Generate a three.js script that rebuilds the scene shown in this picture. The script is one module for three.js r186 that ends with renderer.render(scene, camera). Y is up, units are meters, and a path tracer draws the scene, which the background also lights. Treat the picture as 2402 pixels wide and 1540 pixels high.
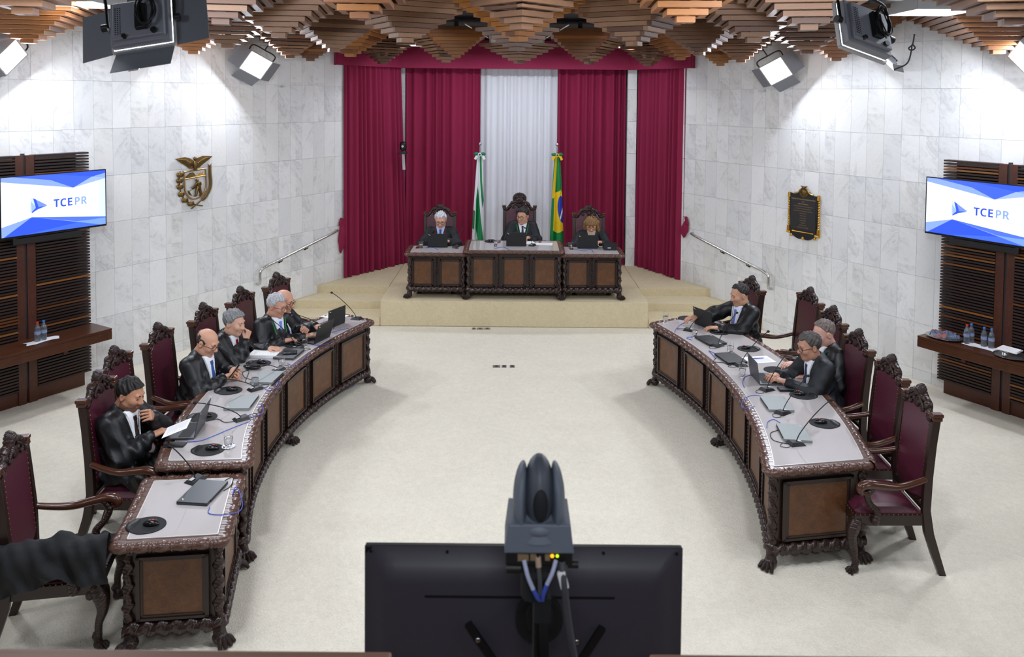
import * as THREE from 'three';
import { RoundedBoxGeometry } from 'three/addons/geometries/RoundedBoxGeometry.js';
import { mergeGeometries, mergeVertices, toCreasedNormals } from 'three/addons/utils/BufferGeometryUtils.js';
import { MarchingCubes } from 'three/addons/objects/MarchingCubes.js';
import { RectAreaLightUniformsLib } from 'three/addons/lights/RectAreaLightUniformsLib.js';
import { FontLoader } from 'three/addons/loaders/FontLoader.js';
import { TextGeometry } from 'three/addons/geometries/TextGeometry.js';

// ---------- camera, lights, exposure ----------
const scene = new THREE.Scene();
scene.background = new THREE.Color(0x101010);
const EYE = 3.6, FOC = 1860, PPX = 1201, PPY = 303, PITCH = 0.042, ROLL = 0.009;
const FULLH = 2474;
const camera = new THREE.PerspectiveCamera(2 * Math.atan(FULLH / 2 / FOC) * 180 / Math.PI, 2402 / FULLH, 0.05, 200);
camera.position.set(0, EYE, 0);
camera.rotation.order = 'YXZ';
camera.rotation.set(-PITCH, 0, ROLL);
camera.setViewOffset(2402, FULLH, 0, FULLH / 2 - PPY, 2402, 1540);
camera.updateProjectionMatrix();
camera.updateMatrixWorld();
camera.focus = 9;
camera.userData.fStop = camera.getFocalLength() / 5.5;
const renderer = new THREE.WebGLRenderer({ antialias: true });
renderer.toneMapping = THREE.LinearToneMapping;
renderer.toneMappingExposure = 1.7;
renderer.shadowMap.enabled = true;
RectAreaLightUniformsLib.init();
const LAMP = 0xeaf1ff;
function areaLight(parent, w, h, intensity, pos, target, color = LAMP) {
  const l = new THREE.RectAreaLight(color, intensity, w, h);
  l.position.set(...pos); parent.add(l);
  l.lookAt(new THREE.Vector3(...target));
  return l;
}

// ---------- pixel to place (photograph 2402 x 1540) ----------
const camQ = new THREE.Quaternion().setFromEuler(camera.rotation);
const ray = (px, py) => new THREE.Vector3((px - PPX) / FOC, -(py - PPY) / FOC, -1).applyQuaternion(camQ);
function at(px, py, h = 0) { const v = ray(px, py), t = (h - EYE) / v.y; return new THREE.Vector3(v.x * t, h, v.z * t); }
function atz(px, py, z) { const v = ray(px, py), t = z / v.z; return new THREE.Vector3(v.x * t, EYE + v.y * t, z); }

// ---------- helpers ----------
let seedv = 12345;
const rnd = () => { seedv = (seedv * 1664525 + 1013904223) >>> 0; return seedv / 4294967296; };
const rr = (a, b) => a + (b - a) * rnd();
const names = new Map();
function nm(name) { const k = names.get(name) || 0; names.set(name, k + 1); return k ? name + '_' + String(k).padStart(3, '0') : name; }
const V = (x, y, z) => new THREE.Vector3(x, y, z);
function shadow(o) { o.castShadow = o.receiveShadow = true; return o; }
function mesh(name, geo, mat, parent) { const m = shadow(new THREE.Mesh(geo, mat)); m.name = name; if (parent) parent.add(m); return m; }
function tag(o, label, category, group) { o.userData.label = label; o.userData.category = category; if (group) o.userData.group = group; return o; }
function thing(name, label, category, pos = [0, 0, 0], turn = 0, group) {
  const o = new THREE.Group(); o.name = nm(name); o.position.set(...pos); o.rotation.y = turn; scene.add(o); return tag(o, label, category, group);
}
function single(name, geo, mat, label, category, group) { const m = mesh(nm(name), geo, mat, scene); return tag(m, label, category, group); }
function struct(name, geo, mat) { const m = mesh(name, geo, mat, scene); m.userData.kind = 'structure'; return m; }
function structGroup(name) { const g = new THREE.Group(); g.name = name; g.userData.kind = 'structure'; scene.add(g); return g; }
const strip = (g) => { if (g.index) g = g.toNonIndexed(); for (const k of Object.keys(g.attributes)) if (!['position', 'normal', 'uv'].includes(k)) g.deleteAttribute(k); if (!g.attributes.uv) g.setAttribute('uv', new THREE.BufferAttribute(new Float32Array(g.attributes.position.count * 2), 2)); if (!g.attributes.normal) g.computeVertexNormals(); return g; };
const merge = (list) => list.length === 1 ? list[0] : mergeGeometries(list.map(strip));
const mv = (g, x = 0, y = 0, z = 0, rx = 0, ry = 0, rz = 0) => { if (rx) g.rotateX(rx); if (ry) g.rotateY(ry); if (rz) g.rotateZ(rz); return g.translate(x, y, z); };
const box = (w, h, d, x = 0, y = 0, z = 0, rx = 0, ry = 0, rz = 0) => mv(new THREE.BoxGeometry(w, h, d), x, y, z, rx, ry, rz);
const rbox = (w, h, d, r, x = 0, y = 0, z = 0, rx = 0, ry = 0, rz = 0, seg = 2) => mv(new RoundedBoxGeometry(w, h, d, seg, r), x, y, z, rx, ry, rz);
const cyl = (r1, r2, h, x = 0, y = 0, z = 0, rx = 0, ry = 0, rz = 0, seg = 16) => mv(new THREE.CylinderGeometry(r1, r2, h, seg), x, y, z, rx, ry, rz);
const ball = (rx, ry, rz, x = 0, y = 0, z = 0, a = 12, b = 9) => new THREE.SphereGeometry(1, a, b).scale(rx, ry, rz).translate(x, y, z);
const tube = (pts, r, seg = 24, rad = 6, closed = false) => new THREE.TubeGeometry(new THREE.CatmullRomCurve3(pts.map((p) => p.isVector3 ? p : V(...p)), closed), seg, r, rad, closed);
const lathe = (pts, seg = 20) => new THREE.LatheGeometry(pts.map((p) => new THREE.Vector2(...p)), seg);
function shapeOf(pts) { const s = new THREE.Shape(); pts.forEach((p, i) => i ? s.lineTo(p[0], p[1]) : s.moveTo(p[0], p[1])); return s; }
function extr(shape, depth, bevel = 0, curve = 12) { return new THREE.ExtrudeGeometry(shape, { depth, bevelEnabled: bevel > 0, bevelSize: bevel, bevelThickness: bevel, bevelSegments: 2, curveSegments: curve, steps: 1 }); }
// a tube whose radius varies (list of [x,y,z,r])
function taper(list, rad = 8, seg = 24, flat = 1) {
  const c = new THREE.CatmullRomCurve3(list.map((p) => V(p[0], p[1], p[2]))), g = new THREE.TubeGeometry(c, seg, 1, rad, false);
  const fr = c.computeFrenetFrames(seg, false), P = g.attributes.position, n = rad + 1, q = V(0, 0, 0), d = V(0, 0, 0);
  for (let i = 0; i <= seg; i++) {
    const u = i / seg; c.getPointAt(u, q); const t = c.getUtoTmapping(u) * (list.length - 1), k = Math.min(list.length - 2, Math.floor(t)), w = t - k, r = list[k][3] * (1 - w) + list[k + 1][3] * w;
    for (let j = 0; j < n; j++) { const id = i * n + j; d.fromBufferAttribute(P, id).sub(q).multiplyScalar(r); P.setXYZ(id, q.x + d.x, q.y + d.y * flat, q.z + d.z); }
  }
  // caps
  const a = list[0], b = list[list.length - 1];
  g.computeVertexNormals();
  return merge([g, ball(a[3], a[3] * flat, a[3], a[0], a[1], a[2], 8, 6), ball(b[3], b[3] * flat, b[3], b[0], b[1], b[2], 8, 6)]);
}
// parametric surface grid f(u,v) -> [x,y,z]
function grid(nu, nv, f, closeU = false) {
  const pos = [], uv = [], idx = [];
  for (let j = 0; j <= nv; j++) for (let i = 0; i <= nu; i++) { const p = f(i / nu, j / nv); pos.push(p[0], p[1], p[2]); uv.push(p[3] ?? i / nu, p[4] ?? j / nv); }
  for (let j = 0; j < nv; j++) for (let i = 0; i < nu; i++) { const a = j * (nu + 1) + i, b = a + 1, c = a + nu + 1, d = c + 1; idx.push(a, b, d, a, d, c); }
  const g = new THREE.BufferGeometry(); g.setAttribute('position', new THREE.Float32BufferAttribute(pos, 3)); g.setAttribute('uv', new THREE.Float32BufferAttribute(uv, 2)); g.setIndex(idx); g.computeVertexNormals(); return g;
}
const warp = (g, f) => { const P = g.attributes.position, o = V(0, 0, 0); for (let i = 0; i < P.count; i++) { o.fromBufferAttribute(P, i); f(o); P.setXYZ(i, o.x, o.y, o.z); } g.computeVertexNormals(); return g; };
function boxUV(g, s = 1) { // uv in metres by dominant normal
  g = strip(g); const P = g.attributes.position, N = g.attributes.normal, U = g.attributes.uv;
  for (let i = 0; i < P.count; i++) { const x = Math.abs(N.getX(i)), y = Math.abs(N.getY(i)), z = Math.abs(N.getZ(i)); if (y >= x && y >= z) U.setXY(i, P.getX(i) * s, P.getZ(i) * s); else if (x >= z) U.setXY(i, P.getZ(i) * s, P.getY(i) * s); else U.setXY(i, P.getX(i) * s, P.getY(i) * s); }
  return g;
}

// ---------- noise and textures ----------
const perm = new Uint8Array(512); { const p = [...Array(256).keys()]; for (let i = 255; i > 0; i--) { const j = Math.floor(rnd() * (i + 1)); [p[i], p[j]] = [p[j], p[i]]; } for (let i = 0; i < 512; i++) perm[i] = p[i & 255]; }
const h2 = (x, y) => perm[(perm[x & 255] + y) & 255] / 255;
function vnoise(x, y, per = 256) { const xi = Math.floor(x), yi = Math.floor(y); let u = x - xi, v = y - yi; u = u * u * (3 - 2 * u); v = v * v * (3 - 2 * v); const m = (a) => ((a % per) + per) % per; const a = h2(m(xi), m(yi)), b = h2(m(xi + 1), m(yi)), c = h2(m(xi), m(yi + 1)), d = h2(m(xi + 1), m(yi + 1)); return a + (b - a) * u + (c - a) * v + (a - b - c + d) * u * v; }
function fbm(x, y, oct = 4, per = 256) { let s = 0, a = 0.5, n = 0; for (let i = 0; i < oct; i++) { s += a * vnoise(x, y, per); n += a; a *= 0.5; x *= 2; y *= 2; per *= 2; } return s / n; }
function tex(w, h, fn, srgb = true) {
  const d = new Uint8Array(w * h * 4);
  for (let j = 0; j < h; j++) for (let i = 0; i < w; i++) { const c = fn(i / w, j / h), k = (j * w + i) * 4; if (typeof c === 'number') { d[k] = d[k + 1] = d[k + 2] = Math.max(0, Math.min(255, c * 255)); } else { for (let m = 0; m < 3; m++) d[k + m] = Math.max(0, Math.min(255, c[m])); } d[k + 3] = 255; }
  const t = new THREE.DataTexture(d, w, h); t.wrapS = t.wrapT = THREE.RepeatWrapping; t.magFilter = THREE.LinearFilter; t.minFilter = THREE.LinearMipmapLinearFilter; t.generateMipmaps = true; if (srgb) t.colorSpace = THREE.SRGBColorSpace; t.needsUpdate = true; return t;
}
function canvasTex(w, h, draw) { const c = document.createElement('canvas'); c.width = w; c.height = h; draw(c.getContext('2d'), w, h); const t = new THREE.CanvasTexture(c); t.colorSpace = THREE.SRGBColorSpace; t.anisotropy = 8; return t; }
const rep = (t, x, y = x) => { const c = t.clone(); c.repeat.set(x, y); c.needsUpdate = true; return c; };
const M = (color, roughness = 0.6, metalness = 0, extra = {}) => new THREE.MeshStandardMaterial({ color, roughness, metalness, ...extra });
const MP = (color, roughness = 0.6, metalness = 0, extra = {}) => new THREE.MeshPhysicalMaterial({ color, roughness, metalness, ...extra });
const lerp = (a, b, t) => a + (b - a) * t;
const mixc = (a, b, t) => a.map((v, i) => v + (b[i] - v) * t);

const tCarpet = tex(512, 512, (u, v) => { const f = fbm(u * 8, v * 8, 3, 8), n = vnoise(u * 256, v * 256, 256), b = fbm(u * 48, v * 48, 2, 48); const k = 0.9 + 0.03 * f + 0.06 * n + 0.04 * b; return [229 * k, 222 * k, 204 * k]; });
const tCarpetBump = tex(256, 256, (u, v) => vnoise(u * 128, v * 128, 128) * 0.6 + vnoise(u * 64 + 5, v * 64, 64) * 0.4, false);
function marbleFn(sx, sy, rot) { return (u, v) => {
  const c = Math.cos(rot), s = Math.sin(rot), x = (u * c - v * s) * sx, y = (u * s + v * c) * sy;
  const w = fbm(u * 6 + 3, v * 6 + 7, 4, 256), q = fbm(x * 2.2 + w * 2.4, y * 7 + w * 2.4, 4, 256), ve = Math.pow(1 - Math.abs(2 * q - 1), 9), cl = fbm(x * 1.3 + 20, y * 3 + 9, 4, 256);
  const fine = fbm(u * 40, v * 40, 2, 256);
  const k = 1 - 0.1 * ve * Math.min(1, Math.max(0, (cl - 0.38) * 3.2)) - 0.07 * Math.max(0, cl - 0.45) - 0.02 * fine;
  return [240 * k, 241 * k, 240 * k]; }; }
const tMarble = [tex(512, 512, marbleFn(1.6, 1.4, 0.5)), tex(512, 512, marbleFn(1.5, 1.6, -0.6)), tex(512, 512, marbleFn(1.2, 1.2, 1.0))];
function woodFn(base, dark, ring, str) { return (u, v) => { const w = fbm(u * 3, v * 14, 4, 256), g = fbm(u * 4, v * 90, 3, 256), r = 0.5 + 0.5 * Math.sin((v * ring + w * 6) * 6.283); const k = Math.min(1, str * (0.55 * g + 0.3 * r + 0.35 * w)); return mixc(base, dark, k); }; }
const tWood = tex(512, 256, woodFn([150, 120, 100], [92, 66, 52], 5, 0.9));
const tWoodPlain = tex(512, 256, woodFn([255, 250, 245], [185, 165, 150], 5, 0.9));
const tBurl = tex(512, 512, (u, v) => { const w = fbm(u * 14, v * 14, 4, 14), q = fbm(u * 60 + w * 9, v * 60 - fbm(u * 11 + 40, v * 11 + 9, 3, 256) * 9, 3, 256), s = vnoise(u * 170, v * 170, 256); const k = 0.55 * w + 0.45 * q; return mixc([138, 98, 62], [92, 60, 36], Math.min(1, Math.max(0, (k - 0.25) * 1.3) + s * 0.3)); });
const tLeather = tex(256, 256, (u, v) => { const a = vnoise(u * 64, v * 64, 64), b = vnoise(u * 32 + 9, v * 32, 32); return 0.5 * a + 0.5 * b; }, false);
const tCarve = tex(512, 128, (u, v) => { const x = u * 12; const q = x - Math.floor(x), c = 0.5 + 0.5 * Math.sin(x * 6.283 + Math.sin(v * 6.283) * 2.2), l = Math.abs(Math.sin((v * 2 + q) * 6.283)); return 0.45 * c + 0.35 * l + 0.2 * fbm(u * 40, v * 12, 2, 256); }, false);
const tCloth = tex(256, 256, (u, v) => 0.5 * vnoise(u * 128, v * 128, 128) + 0.5 * fbm(u * 8, v * 8, 3, 8), false);

const mat = {
  carpet: M(0xffffff, 0.97, 0, { map: tCarpet, bumpMap: rep(tCarpetBump, 3), bumpScale: 0.004 }),
  stepCarpet: M(0xf5ecd4, 0.97, 0, { map: tCarpet, bumpMap: rep(tCarpetBump, 3), bumpScale: 0.004 }),  // floor carpet again, tinted darker and yellower for the tone of the risers
  darkwood: M(0x2a1a15, 0.34, 0, { bumpMap: tWood, bumpScale: 0.0006 }),
  carve: M(0x2c1b16, 0.3, 0, { bumpMap: tCarve, bumpScale: 0.004 }),
  topedge: M(0x563b30, 0.3, 0, { bumpMap: tCarve, bumpScale: 0.002 }),
  burl: M(0xd2c4b8, 0.42, 0, { map: tBurl }),
  leather: MP(0x501c2d, 0.3, 0, { bumpMap: rep(tLeather, 6), bumpScale: 0.0008, clearcoat: 0.35, clearcoatRoughness: 0.3 }),
  armwood: M(0x4a2a1b, 0.22),
  top: MP(0xb3adab, 0.7, 0, { clearcoat: 0.8, clearcoatRoughness: 0.03, specularIntensity: 0.2 }),
  nail: M(0x8a6a45, 0.35, 0.9),
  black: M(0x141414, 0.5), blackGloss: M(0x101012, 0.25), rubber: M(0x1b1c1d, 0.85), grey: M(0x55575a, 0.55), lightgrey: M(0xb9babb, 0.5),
  metal: M(0xc8c8c8, 0.25, 1), darkmetal: M(0x3a3a3c, 0.4, 0.8), bronze: M(0x77603a, 0.42, 1), gold: M(0xd8a94a, 0.28, 1),
  paper: M(0xf2f1ee, 0.8), white: M(0xf2f2f2, 0.6),
  glass: MP(0xffffff, 0.02, 0, { transmission: 1, thickness: 0, ior: 1.45 }),
  water: MP(0xf4f8fa, 0.02, 0, { transmission: 1, thickness: 0.02, ior: 1.33 }),
  blueCable: M(0x3d55c0, 0.5), blackCable: M(0x131314, 0.6),
};
// ---------- the room ----------
const X0 = 0.055;                                   // axis of the hall
const PLAT = 0.405, CEIL = 4.66;
const wallX = (z) => 2.955 + 0.604 * (z + 13.75);    // distance of the splayed walls from the axis
const floorGeo = boxUV(box(26, 0.2, 24, 0, -0.1, -6), 0.5);
struct('floor', floorGeo, mat.carpet);
{ // stepped carpeted platform
  const g = structGroup('trim_1'); g.userData.label = 'cream carpeted platform with side steps under the bench desk';
  const nose = (w, h, d, x, y, z) => boxUV(rbox(w, h, d, 0.018, x, y, z), 0.5);
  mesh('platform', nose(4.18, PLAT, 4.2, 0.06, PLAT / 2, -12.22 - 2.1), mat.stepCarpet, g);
  for (const s of [-1, 1]) {
    const x = (a, b) => [Math.abs(b - a), (a + b) / 2];
    let k = 0;
    for (const [h, zf] of [[0.135, -12.22], [0.27, -12.72], [PLAT, -13.18]]) {
      const a = s < 0 ? 2.085 : 2.095, b = wallX(zf) + 0.02, depth = 0.75;
      const [w, c] = x(a, b);
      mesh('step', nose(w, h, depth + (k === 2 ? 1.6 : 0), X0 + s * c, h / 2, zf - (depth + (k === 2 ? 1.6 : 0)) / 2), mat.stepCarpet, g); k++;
    }
  }
}
// marble walls: a backing slab and single stone panels
const mMarble = []; for (const t of tMarble) for (const c of [0xffffff, 0xfafafa, 0xf3f4f5, 0xf8f8f6]) mMarble.push(MP(c, 0.3, 0, { map: t }));
const mBack = M(0xc9c9c6, 0.8);
const slabGeos = []; for (let k = 0; k < 10; k++) { const g = new THREE.BoxGeometry(1, 1, 1), U = g.attributes.uv, ou = rnd(), ov = rnd(); for (let i = 0; i < U.count; i++) U.setXY(i, ou + U.getX(i) * 0.32, ov + U.getY(i) * 0.62); slabGeos.push(g); }
function slabs(wall, L, w, rows, z0, skip) { // along +x local from 0 to L, face at z0
  let x = 0;
  while (x < L - 0.02) {
    const ww = Math.min(w, L - x);
    for (const [a, b] of rows) {
      if (skip && skip(x + ww / 2, (a + b) / 2)) continue;
      const m = mesh('slab', slabGeos[Math.floor(rnd() * 10)], mMarble[Math.floor(rnd() * mMarble.length)], wall);
      m.scale.set(ww - 0.0025, b - a - 0.0025, 0.02); m.position.set(x + ww / 2, (a + b) / 2, z0 - 0.01 + rr(-0.0008, 0.0008));
    }
    x += ww;
  }
}
const ROWS = []; for (let y = 0.14 - 0.6; y < CEIL; y += 0.6) { const a = Math.max(0, y), b = Math.min(CEIL, y + 0.6); if (b - a > 0.02) ROWS.push([a, b]); }
const wallLen = 8.2, WA = Math.atan2(1, 0.604);      // run of the splayed wall
for (const s of [-1, 1]) {
  const g = structGroup(s < 0 ? 'wall_left' : 'wall_right');
  const zc = -13.75, xc = X0 + s * wallX(zc);
  g.position.set(xc, 0, zc);
  // local x runs from the far corner towards the viewer
  const dx = s * 0.604, dz = 1, n = Math.hypot(dx, dz);
  const ang = Math.atan2(-dz / n, dx / n);
  g.rotation.y = ang;
  const inner = s < 0 ? 1 : -1;                       // side of local z that faces the hall
  const inward = V(-s, 0, 0).applyAxisAngle(V(0, 1, 0), -ang);
  const f = Math.sign(inward.z);
  mesh('backing', box(9.2, CEIL, 0.3, 4.6, CEIL / 2, -f * 0.17), mBack, g);
  slabs(g, 7.0, 0.25, ROWS, f > 0 ? 0 : 0.02, (x, y) => x > 5.2 && y < 2.5);
}
// rest of the hall, outside the frame
const zN = -13.75 + 9.2 * Math.cos(Math.atan(0.604)), xN = wallX(zN);
struct('wall_side_left', box(0.3, CEIL, 10, X0 - xN - 0.12, CEIL / 2, zN + 4.9), mBack);
struct('wall_side_right', box(0.3, CEIL, 10, X0 + xN + 0.12, CEIL / 2, zN + 4.9), mBack);
struct('wall_rear', box(17, CEIL, 0.3, 0, CEIL / 2, zN + 9.6), mBack);
{ // alcove behind the curtains
  const g = structGroup('wall_back');
  mesh('backing', box(7, CEIL, 0.3, X0, CEIL / 2, -15.85), mBack, g);
  for (const x of [-2.14, 2.2]) mesh('pier', box(0.16, CEIL, 0.6, X0 + x, CEIL / 2, -15.4), mBack, g);
  const cols = [[-2.12, 0.14, -15.08], [2.2, 0.17, -14.96]];
  for (const [x, w, zc] of cols) for (const [a, b] of ROWS) { const m = mesh('slab', slabGeos[Math.floor(rnd() * 10)], mMarble[Math.floor(rnd() * 12)], g); m.scale.set(w, b - a - 0.004, 0.1); m.position.set(X0 + x, (a + b) / 2, zc); }
  for (const s of [-1, 1]) { mesh('reveal', box(0.16, CEIL, 2.0, X0 + s * 3.05, CEIL / 2, -14.75), mBack, g);
    for (const [a, b] of ROWS) { const m = mesh('slab', slabGeos[Math.floor(rnd() * 10)], mMarble[Math.floor(rnd() * 12)], g); m.scale.set(0.05, b - a - 0.004, 0.22); m.position.set(X0 + s * 2.945, (a + b) / 2, -13.87); } }
}
// ---------- ceiling ----------
struct('ceiling', box(18, 0.1, 21, 0, CEIL + 0.05, -6), M(0x2a2725, 0.9));
const ceilTones = [0x957458, 0x84644a, 0x73553e, 0xa18266, 0x674a37].map((c) => M(c, 0.55, 0, { map: tWoodPlain }));
const ceilWarmLit = [0xb07838, 0x9e6b32, 0x875a30, 0xb9823f, 0x784f2c].map((c) => M(c, 0.5, 0, { map: tWoodPlain }));  // slat tones with warm light painted into the colour
const plankGeo = new THREE.BoxGeometry(1, 1, 1);
// px,py = tip in the photograph, turn, layers, warm light tint, size step, open joints
const PEND = [
  [1223, 70, 45, 12, 0, .056, 1], [1216, 97, 45, 9, 1, .048, 0], [1213, 120, 45, 6, 0, .056, 0], [1218, 149, 45, 7, 0, .066, 1],
  [950, 100, 31, 12, 0, .06, 0], [1487, 108, 59, 12, 0, .06, 0], [1045, 147, 28, 9, 0, .05, 1], [1382, 151, 62, 9, 0, .05, 1],
  [1070, 136, 4, 9, 1, .05, 0], [1360, 140, -4, 9, 1, .05, 0],
  [897, 150, 30, 9, 0, .05, 1], [1521, 155, 60, 9, 0, .05, 1], [845, 45, 4, 10, 1, .075, 0], [1606, 55, -4, 10, 1, .075, 0],
  [783, 122, 24, 12, 0, .058, 0], [1640, 130, 66, 12, 0, .058, 0], [822, 133, -6, 10, 1, .056, 0], [1594, 141, 6, 10, 1, .056, 0],
  [655, 89, 8, 12, 0, .066, 0], [1767, 100, -8, 12, 0, .066, 0], [520, 59, 12, 12, 0, .072, 0], [1895, 72, -12, 12, 0, .072, 0],
  [728, 143, 15, 10, 1, .06, 0], [1690, 155, -15, 10, 1, .06, 0], [680, 137, 20, 11, 0, .058, 1], [1738, 147, -20, 11, 0, .058, 1],
  [535, 113, 12, 11, 0, .066, 1], [1892, 127, -12, 11, 0, .066, 1], [455, 127, 12, 12, 1, .06, 0], [1960, 143, -12, 12, 1, .06, 0],
  [68, 102, 14, 12, 1, .072, 0], [2340, 127, -14, 12, 1, .072, 0], [60, 35, 14, 12, 0, .08, 0], [2372, 60, -14, 12, 0, .08, 0],
];
const TIP = 4.12, LH = 0.045;
PEND.forEach(([px, py, deg, n, warm, step, open], i) => {
  const p = at(px, py, TIP), g = thing('ceiling_pendant', warm ? 'inverted stepped pyramid of wooden slats tinted as if warmly lit hanging from ceiling' : open ? 'inverted stepped pyramid of brown ceiling slats with open joints' : 'inverted stepped pyramid of brown wooden slats stacked tight on ceiling', 'ceiling panel', [p.x, 0, p.z], deg * Math.PI / 180, warm ? 'warm lit slatted ceiling pyramids' : open ? 'open jointed slatted ceiling pyramids' : 'brown slatted ceiling pyramids');
  const th = 0.05, tones = warm ? ceilWarmLit : ceilTones, t0 = Math.floor(rnd() * 4);
  for (let k = 0; k < n; k++) {
    const s = 0.04 + k * step, y = TIP + LH * (k + 0.5), hh = LH * (open && k > 1 && k % 2 ? 0.5 : 0.93);
    for (let q = 0; q < 4; q++) {
      const L = 2 * s + (q % 2 ? -th : th) * 0.98; if (L < 0.03) continue;
      const m = mesh('slat', plankGeo, tones[rnd() < 0.72 ? t0 : Math.floor(rnd() * 5)], g);
      m.scale.set(L, hh, th); m.rotation.y = q * Math.PI / 2; m.position.set(Math.sin(q * Math.PI / 2) * s, y, Math.cos(q * Math.PI / 2) * s);
    }
  }
  mesh('hanger', box(0.06, CEIL - TIP - LH * 1.5, 0.06, 0, (CEIL + TIP + LH * 1.5) / 2, 0), mat.darkwood, g);
  for (const q of [0, 1]) mesh('cross_bearer', box(2 * (0.04 + (n - 1) * step) - 0.06, 0.04, 0.04, 0, TIP + LH * n - 0.03, 0, 0, q * Math.PI / 2), mat.darkwood, g);
});
// thin white edge strips of the ceiling opening
for (const [a, b] of [[[1090, 56], [1144, 88]], [[1335, 58], [1282, 89]]]) {
  const p = at(a[0], a[1], 4.5), q = at(b[0], b[1], 4.5);
  single('ceiling_edge_strip', tube([p, q], 0.008, 1, 6), mat.white, 'thin white edge strip along dark opening in slatted ceiling', 'trim', 'ceiling opening strips');
}
// ---------- recessed wall washers in the gaps between pyramids and walls ----------
const glow = (i, c = 0xffffff) => M(0x111111, 0.5, 0, { emissive: c, emissiveIntensity: i });
const mGlow = glow(6), mGlowSoft = glow(3);
function washer(px, py, h, label) {
  const p = at(px, py, h), g = thing('recessed_light', label, 'light', [p.x, h, p.z], 0, 'recessed wall lights');
  mesh('housing', merge([box(0.66, 0.12, 0.02, 0, 0.06, 0.33), box(0.66, 0.12, 0.02, 0, 0.06, -0.33), box(0.02, 0.12, 0.66, 0.33, 0.06, 0), box(0.02, 0.12, 0.66, -0.33, 0.06, 0)]), mat.lightgrey, g);
  mesh('diffuser', box(0.64, 0.01, 0.64, 0, 0.03, 0), mGlow, g);
  areaLight(g, 0.62, 0.62, WASH, [0, 0.015, 0], [p.x, -5, p.z]);
}
const WASH = 15, PANEL_I = 150, GAL_FILL = 12, DOWN_FILL = 12, DAIS = 22;
// ---------- wall-mounted things ----------
function wallFrame(s) { const P0 = V(X0 + s * 2.955, 0, -13.75), d = V(s * 0.604, 0, 1).normalize(), n = V(-s, 0, 0); n.addScaledVector(d, -n.dot(d)).normalize(); return { P0, d, n, turn: Math.atan2(n.x, n.z) }; }
const WF = { '-1': wallFrame(-1), '1': wallFrame(1) };
const onWall = (s, a, y, out = 0) => { const w = WF[s]; return w.P0.clone().addScaledVector(w.d, a).addScaledVector(w.n, out).setY(y); };
const wallThing = (s, a, y, out, name, label, cat, group) => thing(name, label, cat, onWall(s, a, y, out).toArray(), WF[s].turn, group);

washer(185, 12, 4.5, 'square recessed ceiling light above the coat of arms wall'); washer(2188, 30, 4.5, 'square recessed ceiling light above the plaque wall');

// slatted wood panels, consoles, screens
const slatTones = [0x32201b, 0x2b1c19, 0x38251d, 0x2f1e1a, 0x3a241b, 0x2d1d1c].map((c) => M(c, 0.45, 0, { map: tWoodPlain })), slatBright = [0x8a5a2a, 0x6e4421, 0x9a6a34].map((c) => M(c, 0.42, 0, { map: tWoodPlain }));
const mBoard = M(0x5c3322, 0.4, 0, { map: tWoodPlain }), mConsole = M(0x59341f, 0.28, 0, { map: tWoodPlain });
const screenTex = canvasTex(1536, 860, (c, w, h) => {
  const P = (pts, col) => { c.fillStyle = col; c.beginPath(); pts.forEach(([x, y], i) => i ? c.lineTo(x * w, y * h) : c.moveTo(x * w, y * h)); c.closePath(); c.fill(); };
  const gr = c.createLinearGradient(0, 0, w, 0); gr.addColorStop(0, '#d8e8fc'); gr.addColorStop(0.3, '#f6faff'); gr.addColorStop(0.7, '#f4f9ff'); gr.addColorStop(1, '#bcd8fb'); c.fillStyle = gr; c.fillRect(0, 0, w, h);
  P([[0, 0], [1, 0], [1, .15], [.67, .27], [0, .07]], '#7d98f2'); P([[.1, 0], [1, 0], [.67, .27], [.45, .1]], '#3a5ce6'); P([[.45, 0], [1, 0], [1, .05], [.86, .1]], '#2a4fe0'); P([[.67, .27], [.86, .1], [1, .14], [1, .15]], '#8ea6f4');
  P([[0, .83], [.27, .71], [1, .86], [1, 1], [0, 1]], '#7d98f2'); P([[.02, 1], [.27, .71], [.72, .9], [.55, 1]], '#2c4fe0'); P([[.27, .71], [1, .86], [1, .9], [.7, .88]], '#4a6aea'); P([[.7, .89], [1, .88], [1, 1], [.9, 1]], '#6d92f3'); P([[.2, 1], [.72, .9], [.95, 1]], '#3c62ee');
  P([[.265, .37], [.42, .54], [.25, .63]], '#b9c8f6'); P([[.285, .385], [.415, .53], [.315, .56]], '#6a85ea'); P([[.265, .44], [.315, .56], [.27, .63]], '#90a7f0'); P([[.285, .385], [.31, .41], [.335, .545], [.31, .57]], '#2a4fd8'); P([[.31, .555], [.42, .535], [.33, .585], [.27, .645], [.27, .625]], '#2a4fd8');
  c.font = 'bold 168px sans-serif'; c.textBaseline = 'alphabetic'; c.fillStyle = '#2a4bc6'; c.fillText('TCE', w * .475, h * .585); const tw = c.measureText('TCE').width; c.fillStyle = '#7f9bea'; c.fillText('PR', w * .475 + tw + 12, h * .585);
  c.font = '27px sans-serif'; c.fillStyle = '#8fa3d8'; c.fillText('TRIBUNAL DE CONTAS DO ESTADO DO PARANÁ', w * .475, h * .655);
});
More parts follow.
